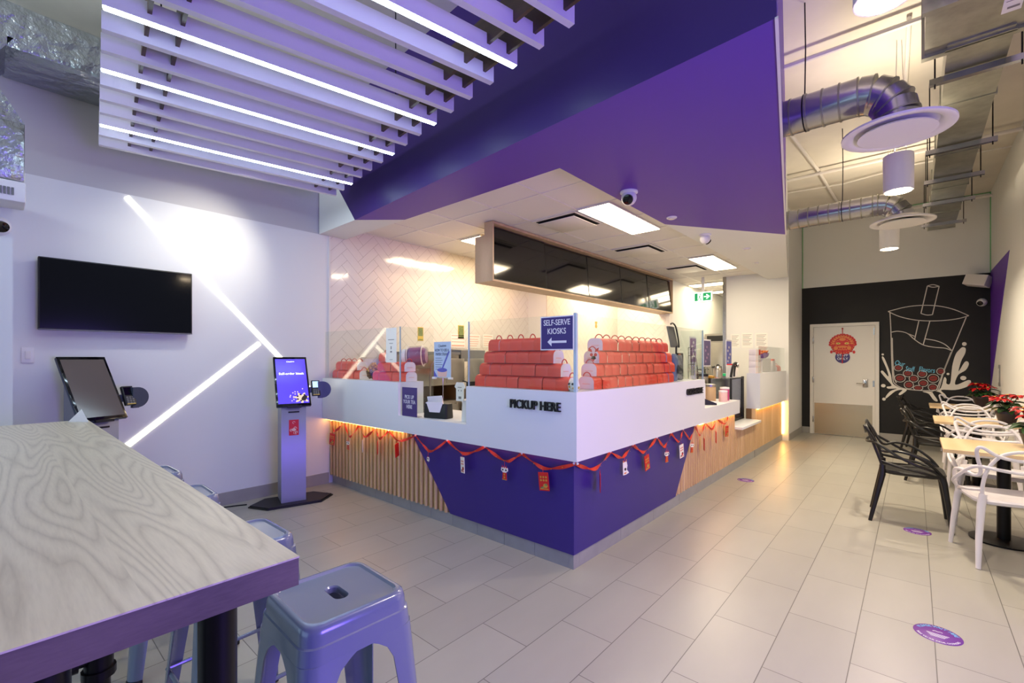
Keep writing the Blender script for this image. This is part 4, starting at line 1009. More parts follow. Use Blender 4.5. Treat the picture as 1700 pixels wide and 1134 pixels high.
# napkin holder
t = thing('napkin_dispenser', 'black napkin dispenser with white front on the pickup opening sill', 'napkin dispenser', (-3.25, 2.68, .905))
xf = Mx.Translation((-3.245, 2.68, .906)) @ Mx.Rotation(R(14), 4, 'Z')
b = MB(); b.xf = xf; b.loft([rrect(.128, .055, .02, 5, z=0), rrect(.13, .058, .02, 5, z=.01), rrect(.126, .05, .02, 5, z=.13), rrect(.12, .046, .02, 5, z=.135)]); b.build('body', 'black', t)
b = MB(); b.xf = xf; b.prism([(-.10, .135), (-.085, .13), (-.055, .055), (.055, .055), (.085, .13), (.10, .135), (.08, .148), (-.08, .148)], -.061, -.0545, 'y'); plabel(b.build('front_plate', 'boxwhite', t), 'pale front plate')
b = MB(); b.xf = xf; b.loft([[(-.10, -.02, .13), (.06, -.02, .13), (.06, .0, .13), (-.10, .0, .13)], [(-.105, -.03, .19), (.055, -.025, .205), (.055, -.022, .205), (-.105, -.026, .19)]], smooth=False); plabel(b.build('napkin', 'paper', t), 'white napkin sticking out')
# straw dispenser
t = thing('straw_dispenser', 'tall white dispenser bottle with a printed tag at the right of the pickup opening', 'dispenser', (-2.90, 2.70, .905))
MB().lathe([(.055, .9055), (.056, .92), (.050, 1.06), (.058, 1.085), (.058, 1.09), (.02, 1.10)], -2.875, 2.70, 24).build('bottle', 'plastic', t)
b = MB(); b.prism([(-2.955, 1.08), (-2.86, 1.08), (-2.86, 1.185), (-2.84, 1.20), (-2.865, 1.24), (-2.95, 1.24), (-2.975, 1.20), (-2.955, 1.185)], 2.635, 2.640, 'y'); b.mi = 1
b.text('Hello', .03, (-2.907, 2.634, 1.20), (1, 0, 0), (0, 0, 1), .0003) if False else b.box(-2.935, -2.885, 2.6345, 2.6349, 1.195, 1.20)
for s_ in (-1, 1): b.ellipse((-2.907+s_*.018, 2.6345, 1.17), (1, 0, 0), (0, 0, 1), .006, .006, 8)
b.box(-2.925, -2.89, 2.6345, 2.6349, 1.10, 1.12); plabel(b.build('tag', ['paper', 'ink'], t), 'white printed tag')
MB().tube([(-2.885, 2.70, 1.10), (-2.885, 2.70, 1.24), (-2.92, 2.68, 1.25)], .008, 8).build('pump', 'black', t)
# jar lying on its side
t = thing('candy_jar', 'clear jar of lilac sweets with white lid lying on the left of the opening', 'jar', (-4.2, 3.1, .73))
ax = V((.75, .62, .05)).normalized()
c0 = V((-4.26, 3.03, 1.46))
MB().box(-4.36, -3.98, 3.02, 3.20, .73, 1.335).build('stand', 'clearp', t)
MB().lathe_at([(.085, .03), (.112, .06), (.115, .2), (.095, .26), (.03, .27)], c0, 24, ax).build('jar_wall', 'clearp', t)
MB().lathe_at([(.07, .04), (.100, .07), (.102, .2), (.08, .25)], c0, 24, ax).build('sweets', 'lilacp', t)
plabel(MB().lathe_at([(.075, -.015), (.085, -.01), (.085, .03), (.07, .035)], c0, 24, ax).build('lid', 'plastic', t), 'white lid')
b = MB()
for k in range(10): b.lathe_at([(.118, .05+.02*k), (.118, .056+.02*k)], c0, 20, ax) if k in (0, 8) else None
b.build('band', 'boxwhite', t)

# ------------------------------------------------------------------ behind the counter
t = thing('steel_work_unit', 'stainless steel work unit with open dark bay behind the pickup opening', 'work unit', (-4.5, 3.9, 0))
MB().box(-5.08, -4.50, 3.30, 4.06, 1.10, 1.49).build('upper_cabinet', 'steel', t)
b = MB(); b.box(-5.08, -4.49, 3.28, 4.08, .86, .90).box(-5.08, -4.50, 3.30, 3.34, 0, .86).box(-5.08, -4.50, 4.02, 4.06, 0, .86).box(-5.08, -4.5, 3.30, 4.06, .28, .31); b.build('bench', 'steel', t)
b = MB(); b.box(-5.08, -4.52, 3.30, 3.33, .90, 1.10).box(-5.08, -4.52, 4.03, 4.06, .90, 1.10).box(-5.08, -5.05, 3.3, 4.06, .3, 1.1); b.build('back_panel', 'slatback', t)
b = MB()
for y in (3.45, 3.78, 4.12): b.rbox(-4.039, -4.032, y, y+.28, 1.16, 1.44, .004)
b.build('door_panel', 'steel', t)
b = MB().box(-5.08, -4.49, 3.28, 4.08, 1.491, 1.525); plabel(b.build('top_rail', 'grey', t), 'dark top rail')
t = thing('steel_tap', 'thin curved chrome tap behind the pickup opening', 'tap', (-4.3, 3.3, .9))
MB().tube(catmull([(-4.2, 3.35, .91), (-4.2, 3.35, 1.28), (-4.2, 3.40, 1.40), (-4.2, 3.52, 1.43), (-4.2, 3.60, 1.38)]), .010, 8).build('spout', 'chrome', t); MB().box(-4.42, -4.05, 3.25, 3.62, .0, .909).build('sink_stand', 'steel', t)
t = thing('cup_sealing_machine', 'dark grey cup sealing machine with slanted black face behind the opening', 'machine', (-4.4, 4.6, 0))
MB().box(-5.0, -4.45, 4.56, 5.25, 0, .99).build('stand', 'steel', t)
MB().rbox(-4.9, -4.42, 4.60, 5.10, .995, 1.40, .01).build('body', 'darkg', t)
MB().prism([(-4.95, 1.40), (-4.5, 1.40), (-4.5, 1.55), (-4.95, 1.58)], 4.10, 4.55, 'y').build('hopper', 'grey', t)
MB().prism([(-4.42, 1.22), (-4.40, 1.22), (-4.40, 1.36), (-4.52, 1.50), (-4.60, 1.50)], 4.60, 5.08, 'y').build('sloped_face', 'black', t)
b = MB().lathe_at([(.03, 0), (.03, .006)], (-4.399, 4.92, 1.35), 16, (1, 0, 0)); plabel(b.build('badge', 'goldp', t), 'round orange badge')
plabel(MB().box(-4.419, -4.412, 4.66, 4.92, 1.03, 1.20).build('paper_sheet', 'paper', t), 'white paper sheet')
b = MB(); b.box(-4.41, -4.39, 4.6, 5.08, 1.352, 1.362); plabel(b.build('edge_trim', 'plastic', t), 'white edge')
solo(MB().rbox(-5.05, -4.45, 5.3, 6.1, 0, .95, .01), 'steel_undercounter_fridge', 'steel', 'low steel fridge against the tiled wall right of the sealing machine', 'fridge')
# strips and sheets on the tiled wall
def sheet(y0, y1, z0, z1, m, marks, label, name='pinned_sheet', cat='sheet'):
    t = thing(name, label, cat, (XL+.006, (y0+y1)/2, z0), 0, 'papers on the tiled wall')
    MB().box(XL+.0052, XL+.0075, y0, y1, z0, z1).build('sheet', m, t)
    b = MB()
    for (a, c, d, e) in marks: b.box(XL+.0076, XL+.0082, y0+(y1-y0)*a, y0+(y1-y0)*c, z0+(z1-z0)*d, z0+(z1-z0)*e)
    b.build('print', 'pinkp' if m == 'paper' else 'greenp', t)
sheet(3.845, 3.94, 1.683, 1.87, 'yellow', [(.1, .9, .35, .95), (.1, .9, .05, .12)], 'narrow yellow paper strip on the tiled wall, left of the straw poster', 'paper_strip')
sheet(4.58, 4.70, 1.735, 1.935, 'yellow', [(.08, .92, .1, .95)], 'narrow green and yellow paper strip on the tiled wall above the sealing machine', 'paper_strip')
mk = [(.1, .9, .82, .88), (.1, .8, .62, .66), (.1, .85, .46, .5), (.1, .8, .30, .34), (.1, .7, .14, .18)]
sheet(4.44, 4.72, 1.60, 1.80, 'paper', [(.05, .95, .86, .92), (.05, .95, .62, .66), (.05, .95, .4, .45), (.05, .95, .1, .2)], 'orange ruled sheet taped below the green strip')
sheet(4.79, 5.045, 1.60, 1.808, 'paper', mk, 'white ruled sheet on the tiled wall, left of the two')
sheet(5.10, 5.335, 1.615, 1.82, 'paper', mk, 'white ruled sheet on the tiled wall, right of the two')
b = MB(); b.lathe_at([(.03, 0), (.03, .004)], (-4.693, 7.84, 2.13), 12, (1, 0, 0)); b.lathe_at([(.04, 0), (.04, .004)], (-4.693, 7.84, 2.07), 12, (1, 0, 0)); b.box(-4.693, -4.688, 7.80, 7.88, 2.12, 2.16)
solo(b, 'gold_wall_charm', 'gold', 'small gold charm on the cream tiled wall above the aisle stack', 'ornament')
# sheets on the partition
for k, (x0, x1, z0, z1, lab) in enumerate(((-2.60, -2.44, 1.64, 1.895, 'white printed sheet on the partition wall beside the steel post'), (-2.41, -2.22, 1.635, 1.91, 'white printed sheet in the middle of the partition wall'), (-2.18, -1.98, 1.63, 1.90, 'white printed sheet on the partition wall nearest the aisle'))):
    t = thing('pinned_sheet', lab, 'sheet', ((x0+x1)/2, 9.196, z0), 0, 'sheets on the partition wall')
    MB().box(x0, x1, 9.1965, 9.1995, z0, z1).build('sheet', 'paper', t)
    b = MB()
    for j in range(8): b.box(x0+.02, x1-.02-.02*(j % 3), 9.1955, 9.1962, z1-.04-.026*j, z1-.033-.026*j)
    b.build('print', 'ink', t)
# exit sign
t = thing('exit_sign', 'green and white running figure exit sign hanging before the back kitchen', 'exit sign', (-3.0, 8.88, 2.51))
MB().rbox(-3.18, -2.83, 8.88, 8.91, 2.505, 2.70, .004).build('casing', 'plastic', t)
b = MB(); b.box(-3.172, -2.838, 8.8785, 8.8799, 2.512, 2.693); b.build('face', 'exitw', t)
b = MB(); b.box(-3.155, -3.10, 8.877, 8.8784, 2.53, 2.675).box(-3.0, -2.855, 8.877, 8.8784, 2.53, 2.675)
b.ellipse((-3.05, 8.8778, 2.655), (1, 0, 0), (0, 0, 1), .013, .013, 10); b.line([(-3.055, 2.635), (-3.065, 2.59), (-3.04, 2.57), (-3.04, 2.535)], .016, lambda p, q: (p, 8.8778, q)); b.line([(-3.065, 2.59), (-3.085, 2.56), (-3.095, 2.535)], .014, lambda p, q: (p, 8.8777, q)); b.line([(-3.08, 2.60), (-3.055, 2.63), (-3.025, 2.61)], .011, lambda p, q: (p, 8.8777, q))
b.build('pictogram', 'exitg', t)
b = MB(); b.prism([(-2.98, 2.612), (-2.925, 2.612), (-2.945, 2.645), (-2.92, 2.645), (-2.875, 2.603), (-2.92, 2.56), (-2.945, 2.56), (-2.925, 2.594), (-2.98, 2.594)], 8.8755, 8.8765, 'y'); b.build('arrow', 'exitw', t)
MB().box(-3.03, -2.98, 8.885, 8.905, 2.70, ZG-.008).build('stem', 'plastic', t)

# menu board
t = thing('menu_board', 'long oak ceiling hung menu board with five dark screens above the counter', 'menu board', (-3.65, 6.2, 2.3))
XM = -3.51
b = MB(); b.prism([(XM, 2.305), (XM, ZG-.008), (XM-.13, ZG-.008), (XM-.13, 2.83), (XM-.28, 2.83), (XM-.28, 2.305)], 3.67, 3.69, 'y'); b.prism([(XM, 2.305), (XM, ZG-.008), (XM-.13, ZG-.008), (XM-.13, 2.83), (XM-.28, 2.83), (XM-.28, 2.305)], 8.71, 8.73 - .03, 'y')
b.box(XM-.28, XM, 3.69, 8.70, 2.305, 2.325).box(XM-.13, XM, 3.69, 8.70, 2.945, ZG-.008).box(XM-.28, XM-.26, 3.69, 8.70, 2.325, 2.83).box(XM-.26, XM-.13, 3.69, 8.7, 2.81, 2.83).box(XM-.13, XM-.11, 3.69, 8.7, 2.83, 2.945)
b.build('cabinet', 'oakbox', t)
w = (8.69-3.70)/5
for k in range(5):
    y0 = 3.70 + w*k
    b = MB(); b.xf = Mx.Translation((XM-.012, y0+w/2, 2.328)) @ Mx.Rotation(R(-5 + [.6, -.4, .3, -.5, .4][k]), 4, 'Y') @ Mx.Rotation(R([.3, -.5, .2, .5, -.8][k]), 4, 'Z')
    b.box(-.05, -.004, -w/2+.004, w/2-.004, .0, .605); o = b.build('menu_screen', 'black', t)
    c = MB(); c.xf = b.xf; c.box(-.0039, -.002, -w/2+.012, w/2-.012, .012, .595); c.build('display', 'gloss', o)

# kitchen things seen through the doorway
t = thing('steel_fridge', 'tall stainless steel two door fridge in the back kitchen doorway', 'fridge', (-3.1, 10.9, 0))
MB().box(-3.55, -2.30, 10.62, 11.3, .06, 1.98).build('body', 'steel', t)
for x0, x1 in ((-3.54, -2.93), (-2.92, -2.31)):
    o = MB().rbox(x0, x1, 10.59, 10.619, .30, 1.78, .008).build('door', 'steel', t); MB().tube([(x1-.05 if x0 < -3 else x0+.05, 10.55, 1.0), (x1-.05 if x0 < -3 else x0+.05, 10.55, 1.7)], .014, 8).build('handle', 'black', o)
plabel(MB().box(-3.5, -2.35, 10.61, 10.6195, 1.82, 1.94).build('vent_grille', 'black', t), 'black vent grille')
t = thing('prep_counter', 'stainless steel prep counter behind the aisle side of the service counter', 'counter', (-2.6, 7.4, 0))
MB().box(-3.0, -2.34, 6.2, 8.65, .86, .90).build('worktop', 'steel', t); b = MB().box(-2.98, -2.36, 6.22, 8.63, 0, .86); b.build('cabinet', 'grey', t)
def poster_stand(y0, y1, x, z0, z1, label, art):
    t = thing('menu_poster', label, 'poster', (x, (y0+y1)/2, .9), 0, 'purple posters on slim stands')
    MB().box(x-.006, x, y0, y1, z0, z1).build('frame', 'signw', t); MB().box(x, x+.0015, y0+.02, y1-.02, z0+.025, z1-.025).build('print', art, t)
    b = MB()
    for k in range(5): b.ellipse((x+.002, y0+.1+.06*(k % 3), z0+.09+.06*k), (0, 1, 0), (0, 0, 1), .035, .022, 10)
    b.build('picture', 'lilacp' if art == 'sign' else 'boxwhite', t)
    b = MB(); b.tube([(x-.004, (y0+y1)/2, .905), (x-.004, (y0+y1)/2, z0)], .007, 6); b.lathe([(.07, .9005), (.07, .907)], x-.004, (y0+y1)/2, 16); b.build('stand', 'chrome', t)
poster_stand(7.16, 7.45, -2.62, 1.36, 1.78, 'lilac speckled poster on a slim stand behind the aisle glass', 'lilacp')
poster_stand(7.78, 8.14, -2.62, 1.30, 1.76, 'dark purple poster in a white frame before the steel fridge', 'sign')
poster_stand(8.30, 8.62, -2.42, 1.30, 1.76, 'blue purple poster beside the steel doorway post', 'periw')
t = thing('pos_terminal', 'grey backed till monitor on a black bent arm beside the kitchen doorway', 'till monitor', (-2.6, 6.55, .9))
b = MB(); b.xf = Mx.Translation((-2.6, 6.50, 1.60)) @ Mx.Rotation(R(-12), 4, 'Y'); b.rbox(-.012, .012, -.11, .13, 0, .31, .008); b.build('back_shell', 'grey', t)
b = MB(); b.tube(catmull([(-2.60, 6.38, 1.93), (-2.63, 6.52, 1.95), (-2.63, 6.63, 1.90), (-2.60, 6.65, 1.72), (-2.585, 6.64, 1.60)]), .012, 8); b.tube([(-2.59, 6.55, .905), (-2.59, 6.55, 1.62)], .014, 8); b.lathe([(.09, .9005), (.09, .912)], -2.59, 6.55, 20); b.build('arm', 'black', t)
t = thing('wire_rack', 'small black wire rack with paper beside the till monitor', 'rack', (-2.5, 6.9, .9))
b = MB()
for y in (6.78, 6.90, 7.02): b.tube([(-2.5, y, .905), (-2.5, y, 1.60)], .004, 5)
for z in (1.35, 1.48, 1.60, 1.1, .905): b.tube([(-2.5, 6.78, z), (-2.5, 7.02, z)], .004, 5)
b.tube([(-2.5, 6.78, .905), (-2.42, 6.78, .905), (-2.42, 7.02, .905), (-2.5, 7.02, .905)], .004, 5); b.build('wire', 'black', t)
# pouches on the counter after the aisle stack
def pouch(loc, w, h, m, label, turn=0):
    t = thing('tea_pouch', label, 'pouch', loc, R(turn), 'pouches standing past the aisle box stack')
    lp = []
    for k in range(7):
        u = k/6; d = .035*math.sin(PI*(1-u)**.7*.85)+.004; ww = w/2*(1-.08*math.sin(PI*u))
        lp.append([(d*math.cos(a)*1.0, ww*math.copysign(abs(math.sin(a))**.5, math.sin(a)), h*u) for a in [2*PI*i/16 for i in range(16)]])
    MB().loft(lp).build('bag', m, t, local=True)
    b = MB(); b.tube([(0, -w/2*.9, h-.015), (0, w/2*.9, h-.015)], .007, 6); plabel(b.build('seal', 'plastic', t, local=True), 'pale top seal')
    b = MB(); b.ellipse((.0405, 0, h*.42), (0, 1, 0), (-.06, 0, 1), w*.3, h*.18); plabel(b.build('emblem', 'darkg', t, local=True), 'dark emblem')
pouch((-1.80, 4.50, 1.2195), .15, .27, 'bluebag', 'blue grey foil pouch standing right after the aisle box stack', 8)
pouch((-1.86, 4.74, 1.2195), .13, .26, 'grey', 'grey foil pouch between the blue pouch and the clear bag', -20)
t = thing('menu_folder', 'dark framed orange picture folder standing behind the aisle glass', 'folder', (-1.84, 4.86, 1.2195))
MB().box(-1.90, -1.88, 4.80, 4.95, 1.2195, 1.50).build('board', 'black', t); MB().box(-1.8799, -1.878, 4.81, 4.87, 1.33, 1.49).build('picture', 'goldp', t)
pouch((-1.78, 4.97, 1.2195), .14, .26, 'clearp', 'clear plastic bag standing at the far end of the aisle glass', 30)
# clutter on the low sill and prep counter
random.seed(11)
def canister(x, y, z, r, h, m, lid, label, name='canister', cat='canister'):
    t = thing(name, label, cat, (x, y, z), 0, 'jars and tins behind the order point')
    MB().lathe([(r*.95, z), (r, z+.005), (r, z+h*.8), (r*.92, z+h*.84)], x, y, 18).build('body', m, t); MB().lathe([(r*1.03, z+h*.84), (r*1.03, z+h*.97), (r*.3, z+h)], x, y, 18).build('lid', lid, t)
canister(-1.92, 5.93, .9055, .07, .22, 'tanbox', 'steel', 'tan tin with steel lid on the low order sill')
canister(-1.83, 6.22, .9055, .055, .17, 'magenta', 'plastic', 'magenta tub with white lid on the low order sill', 'tub', 'tub')
canister(-1.79, 6.02, .9055, .05, .14, 'peach', 'plastic', 'pink tub with white lid at the far end of the order sill', 'tub', 'tub')
canister(-2.50, 7.42, .9055, .07, .30, 'steel', 'black', 'steel shaker with black lid on the prep counter')
canister(-2.46, 7.62, .9055, .065, .26, 'darkg', 'gold', 'dark tin with gold lid on the prep counter')
canister(-2.42, 7.83, .9055, .05, .22, 'pinkp', 'red', 'pink tin with red lid on the prep counter')
canister(-2.42, 8.22, .9055, .055, .28, 'clearp', 'exitg', 'clear jar with green lid on the prep counter', 'jar', 'jar')
t = thing('card_reader', 'black angled card reader on the low order sill', 'card reader', (-1.86, 5.3, .905))
b = MB(); b.xf = Mx.Translation((-1.80, 5.48, .9055)) @ Mx.Rotation(R(35), 4, 'Z'); b.prism([(-.08, 0), (.09, 0), (.09, .02), (-.05, .075), (-.08, .075)], -.04, .04, 'y'); b.build('body', 'black', t)
c = MB(); c.xf = b.xf; c.box(-.1, -.085, -.035, .035, .03, .20); c.build('screen', 'sign', t)
t = thing('acrylic_stand', 'clear acrylic stand with white edges on the low order sill', 'stand', (-1.9, 5.5, .905))
b = MB(); b.tube([(-1.95, 5.64, .912), (-1.95, 5.64, 1.13), (-1.95, 5.84, 1.13), (-1.95, 5.84, .912)], .007, 6); b.tube([(-1.95, 5.64, .912), (-1.80, 5.64, .912), (-1.80, 5.84, .912), (-1.95, 5.84, .912)], .007, 6); b.build('frame', 'plastic', t)
MB().box(-1.953, -1.948, 5.65, 5.83, .92, 1.12).build('pane', 'glass', t)
t = thing('tea_brewer', 'large steel tea urn with black tap beside the purple posters', 'urn', (-2.6, 8.05, .9))
MB().lathe([(.07, .9005), (.072, .92), (.072, 1.25), (.06, 1.28), (.03, 1.31)], -2.475, 8.05, 24).build('tank', 'steel', t); MB().box(-2.404, -2.37, 8.035, 8.065, .96, 1.0).build('spigot', 'black', t); MB().lathe([(.03, 1.31), (.02, 1.34)], -2.475, 8.05, 12).build('lid_knob', 'black', t)
t = thing('blender_jug', 'grey blender with clear jug on the prep counter', 'blender', (-2.62, 8.45, .9))
MB().lathe([(.085, .9005), (.09, 1.0), (.07, 1.04)], -2.62, 8.45, 20).build('base', 'darkg', t); MB().lathe([(.06, 1.041), (.085, 1.26), (.088, 1.27)], -2.62, 8.45, 20).build('jug', 'clearp', t); MB().lathe([(.088, 1.271), (.08, 1.30), (.03, 1.31)], -2.62, 8.45, 20).build('lid', 'black', t)
t = thing('scoop_handle', 'black bent handled scoop with round pivot above the glass cabinet', 'scoop', (-2.0, 7.2, 1.18))
b = MB(); b.tube(catmull([(-1.96, 6.95, 1.178), (-1.96, 7.02, 1.30), (-1.96, 7.10, 1.36), (-1.96, 7.2, 1.37), (-1.96, 7.26, 1.33)]), .018, 8); b.tube(catmull([(-1.96, 7.10, 1.178), (-1.96, 7.12, 1.26), (-1.96, 7.16, 1.33)]), .013, 8); b.build('handle', 'black', t)
plabel(MB().lathe_at([(.03, 0), (.03, .02), (.012, .024)], (-1.945, 7.19, 1.335), 16, (1, 0, 0)).build('pivot', 'chrome', t), 'round chrome pivot')
t = thing('carton_box', 'white carton with a red packet on top behind the scoop on the glass cabinet', 'box', (-2.04, 7.28, 1.16))
MB().rbox(-2.10, -1.98, 7.19, 7.375, 1.1605, 1.34, .004).build('carton', 'paper', t); MB().box(-2.09, -1.99, 7.21, 7.36, 1.3405, 1.36).build('red_packet', 'red', t)
def cup_stack(x, y, z, n, m, label):
    t = thing('cup_stack', label, 'cup stack', (x, y, z), 0, 'stacks of drink cups by the order point')
    pr = [(.030, z+.001)]
    for k in range(n): pr += [(.040, z+.09+.018*k), (.044, z+.095+.018*k), (.044, z+.102+.018*k), (.0405, z+.103+.018*k)]
    MB().lathe(pr, x, y, 18).build('cups', m, t); MB().lathe([(.041, z+.104+.018*(n-1)), (.038, z+.115+.018*(n-1)), (.01, z+.116+.018*(n-1))], x, y, 18).build('top_lid', 'plastic', t)
cup_stack(-2.14, 5.80, .905, 9, 'clearp', 'tall clear cup stack at the back of the order sill')
cup_stack(-2.16, 6.02, .905, 12, 'paper', 'tall white paper cup stack at the back of the order sill')
cup_stack(-2.15, 6.24, .905, 7, 'lilacp', 'lilac cup stack at the far back of the order sill')
cup_stack(-2.62, 7.66, .90, 13, 'clearp', 'clear cup stack on the prep counter before the posters')
for x, y, m, lab in ((-2.86, 7.05, 'goldp', 'orange syrup bottle with black pump on the prep counter'), (-2.74, 7.85, 'scrbrn', 'brown syrup bottle with black pump on the prep counter'), (-2.74, 8.22, 'exitg', 'green syrup bottle with black pump at the back of the prep counter')):
    t = thing('syrup_bottle', lab, 'bottle', (x, y, .9), 0, 'syrup bottles on the prep counter')
    MB().lathe([(.036, .9005), (.038, .92), (.038, 1.10), (.015, 1.16), (.015, 1.18)], x, y, 16).build('bottle', m, t)
    MB().tube([(x, y, 1.18), (x, y, 1.25), (x+.05, y, 1.255), (x+.06, y, 1.24)], .007, 6).build('pump', 'black', t)
# white cubes on the far counter
n = 0
for col in range(3):
    for row in range(4):
        red = col == 2 and row == 3
        t = thing('small_box', '%s small cube box, column %s from the left, %s row of the cube pile' % ('red' if red else 'white', ['first', 'second', 'third'][col], ['bottom', 'second', 'third', 'top'][row]), 'small box', (-1.80, 7.47+.10*col, 1.2225+.088*row), 0, 'cube boxes piled on the far counter')
        MB().rbox(-.045, .045, -.048, .048, 0, .087, .003).build('carton', 'red' if red else 'boxwhite', t, local=True)
        MB().box(.0451, .0455, -.03, .03, .0, .006).box(.0451, .0455, .036, .048, 0, .087).build('trim', 'pinkp', t, local=True)
t = thing('flower_bowl', 'purple bowl of orange ribbon flowers on the far end counter', 'bowl', (-1.80, 8.15, 1.2225))
MB().box(-1.85, -1.76, 7.86, 8.40, 1.2225, 1.44).build('white_carton', 'boxwhite', t)
MB().lathe([(.05, 1.441), (.09, 1.47), (.105, 1.52), (.10, 1.525), (.085, 1.48)], -1.84, 8.17, 20).build('bowl', 'purplebowl', t)
b = MB()
for k in range(6): b.tube([(-1.84+.06*math.cos(k)+.03*math.cos(a), 8.17+.07*math.sin(k)+.03*math.sin(a), 1.54+.02*math.cos(a+k)) for a in [2*PI*i/10 for i in range(10)]], .011, 6, closed=True)
b.build('ribbon_flowers', 'goldp', t)
t = thing('gift_bag', 'white paper gift bag with red top on the far end counter', 'gift bag', (-1.80, 8.6, 1.2225))
MB().rbox(-1.86, -1.75, 8.50, 8.68, 1.2225, 1.40, .01).build('bag', 'boxwhite', t); MB().rbox(-1.855, -1.755, 8.51, 8.67, 1.4005, 1.43, .005).build('red_top', 'coral', t)
# ------------------------------------------------------------------ self order kiosks
def kiosk(loc, rz, label, lit):
    t = thing('order_kiosk', label, 'kiosk', loc, rz)
    B = dict(local=True)
    b = MB(); b.prism([(.10, -.24), (.10, .24), (-.09, .39), (-.275, .24), (-.275, -.24), (-.09, -.39)], 0.001, .012)
    b.prism([(.09, -.23), (.09, .23), (-.09, .375), (-.268, .23), (-.268, -.23), (-.09, -.375)], .0121, .022); b.build('base_plate', 'black', t, **B)
    b = MB(); b.prism([(0, .0221), (0, .965), (-.02, 1.0), (-.245, 1.38), (-.265, 1.38), (-.265, .0221)], -.112, .112, 'y'); b.build('column', 'kiosk', t, **B)
    b = MB(); b.box(.0005, .003, -.05, .05, .905, .918); plabel(b.build('receipt_slot', 'hole', t, **B), 'black receipt slot')
    b = MB(); b.box(.0, .045, -.06, .06, .955, .975); b.build('scanner', 'black', t, **B)
    ang = math.atan2(.30, .47)
    X = Mx.Translation((.035, 0, .972)) @ Mx.Rotation(-ang, 4, 'Y')
    H_, W_ = .575, .158
    b = MB(); b.xf = X; b.rbox(-.028, -.004, -W_, W_, 0, H_, .008); b.build('housing', 'kioskd', t, **B)
    b = MB(); b.xf = X; b.rbox(-.0041, .004, -W_+.001, W_-.001, .001, H_-.001, .003); b.build('bezel', 'gloss', t, **B)
    b = MB(); b.xf = X; b.box(.0041, .0052, -W_+.018, W_-.018, .028, H_-.028); s_ = b.build('display', 'violet' if lit else 'screenoff', t, **B)
    if lit:
        b = MB(); b.xf = X
        b.text('Self-order kiosk', .036, (.006, 0, .37), (0, 1, 0), (0, 0, 1), .0003, .016).text('Chatime', .022, (.006, 0, .515), (0, 1, .06), (0, -.1, 1), .0003, .01); b.build('lettering', 'scrw', s_, **B)
        b = MB(); b.xf = X; random.seed(5)
        sp = [(.075 + .055*math.cos(a)*(1+.35*math.sin(a*7)), .085 + .05*math.sin(a)*(1+.35*math.sin(a*7))) for a in [2*PI*i/56 for i in range(56)]]
        sp = [(min(p, W_-.02), max(q, .03)) for p, q in sp]
        b.add([(.0056, p, q) for p, q in sp], [list(range(56))])
        for k in range(14):
            a = random.uniform(.6, 3.6); r = random.uniform(.07, .11); y_, z_ = .075+r*math.cos(a), .085+r*math.sin(a)
            if y_ < W_-.03: b.ellipse((.0056, y_, z_), (0, 1, 0), (0, 0, 1), .006, .007, 8)
        b.mi = 1; b.ellipse((.0062, .098, .085), (0, 1, 0), (0, .4, 1), .026, .03, 12)
        for k in range(7): a = k*.9; b.ellipse((.0062, .075+.042*math.cos(a), .09+.036*math.sin(a)), (0, 1, 0), (0, 0, 1), .009, .010, 8)
        b.build('drink_picture', ['scrtan', 'scrbrn'], s_, **B)
        b = MB(); b.box(.0005, .0012, -.045, .045, .68, .835); st = b.build('festive_sticker', 'red', t, **B)
        b = MB(); random.seed(9)
        for k in range(9):
            y_, z_ = random.uniform(-.03, .03), random.uniform(.70, .815); r = random.uniform(.008, .014)
            b.line([(y_+r*math.cos(a), z_+r*math.sin(a)) for a in [i*.8 for i in range(7)]], .004, lambda p, q: (.0016, p, q))
        b.ellipse((.0015, .0, .735), (0, 1, 0), (0, 0, 1), .022, .014, 10); b.build('print', 'peach', st, **B)
    # payment terminal on its half round bracket
    b = MB(); b.xf = Mx.Translation((-.06, .235, 1.12))
    hd = [(0, .0)] + [(.0 + .085*math.cos(a), .085*math.sin(a)) for a in [PI/2 - PI*i/14 for i in range(15)]]
    b.add([(.0, .045 + p, q) for p, q in [(0, .085)] + hd[2:-1] + [(0, -.085)]] + [(-.012, .045 + p, q) for p, q in [(0, .085)] + hd[2:-1] + [(0, -.085)]],
          [list(range(15)), list(range(15, 30))[::-1]] + [(i, (i+1) % 15, 15+(i+1) % 15, 15+i) for i in range(15)])
    b.box(-.012, .02, .0, .045, -.085, .085); b.box(-.03, -.012, -.13, .05, -.03, .03); b.build('terminal_bracket', 'kioskd', t, **B)
    X2 = Mx.Translation((-.035, .215, 1.06)) @ Mx.Rotation(-R(24), 4, 'Y')
    b = MB(); b.xf = X2; b.rbox(-.012, .018, -.04, .04, 0, .165, .006); tm = b.build('payment_terminal', 'black', t, **B)
    b = MB(); b.xf = X2; b.box(.0181, .019, -.03, .03, .085, .152); b.build('terminal_screen', 'scrlcd' if lit else 'gloss', tm, **B)
    b = MB(); b.xf = X2
    for r_ in range(4):
        for c_ in range(3): b.rbox(.0181, .021, -.028+.02*c_, -.012+.02*c_, .012+.016*r_, .023+.016*r_, .001)
    b.mi = 1; b.box(.0182, .0212, -.03, .03, .004, .0105); b.build('keypad', ['grey', 'yellow'], tm, **B)
    return t
kiosk((-4.63, 1.985, 0), R(-15), 'self order kiosk with lit violet screen and red sticker, beside the counter', True)
kiosk((-4.72, .565, 0), R(20), 'self order kiosk with dim blank screen, behind the end of the wooden bar table', False)
solo(MB().tube(catmull([(-4.93, 1.66, .006), (-4.99, 1.53, .006), (-5.02, 1.35, .006), (-4.96, 1.12, .006), (-5.0, .9, .006), (-5.07, .7, .006)]), .006, 6), 'power_cord', 'cord', 'black power cord running along the skirting from the violet screen kiosk', 'cord')

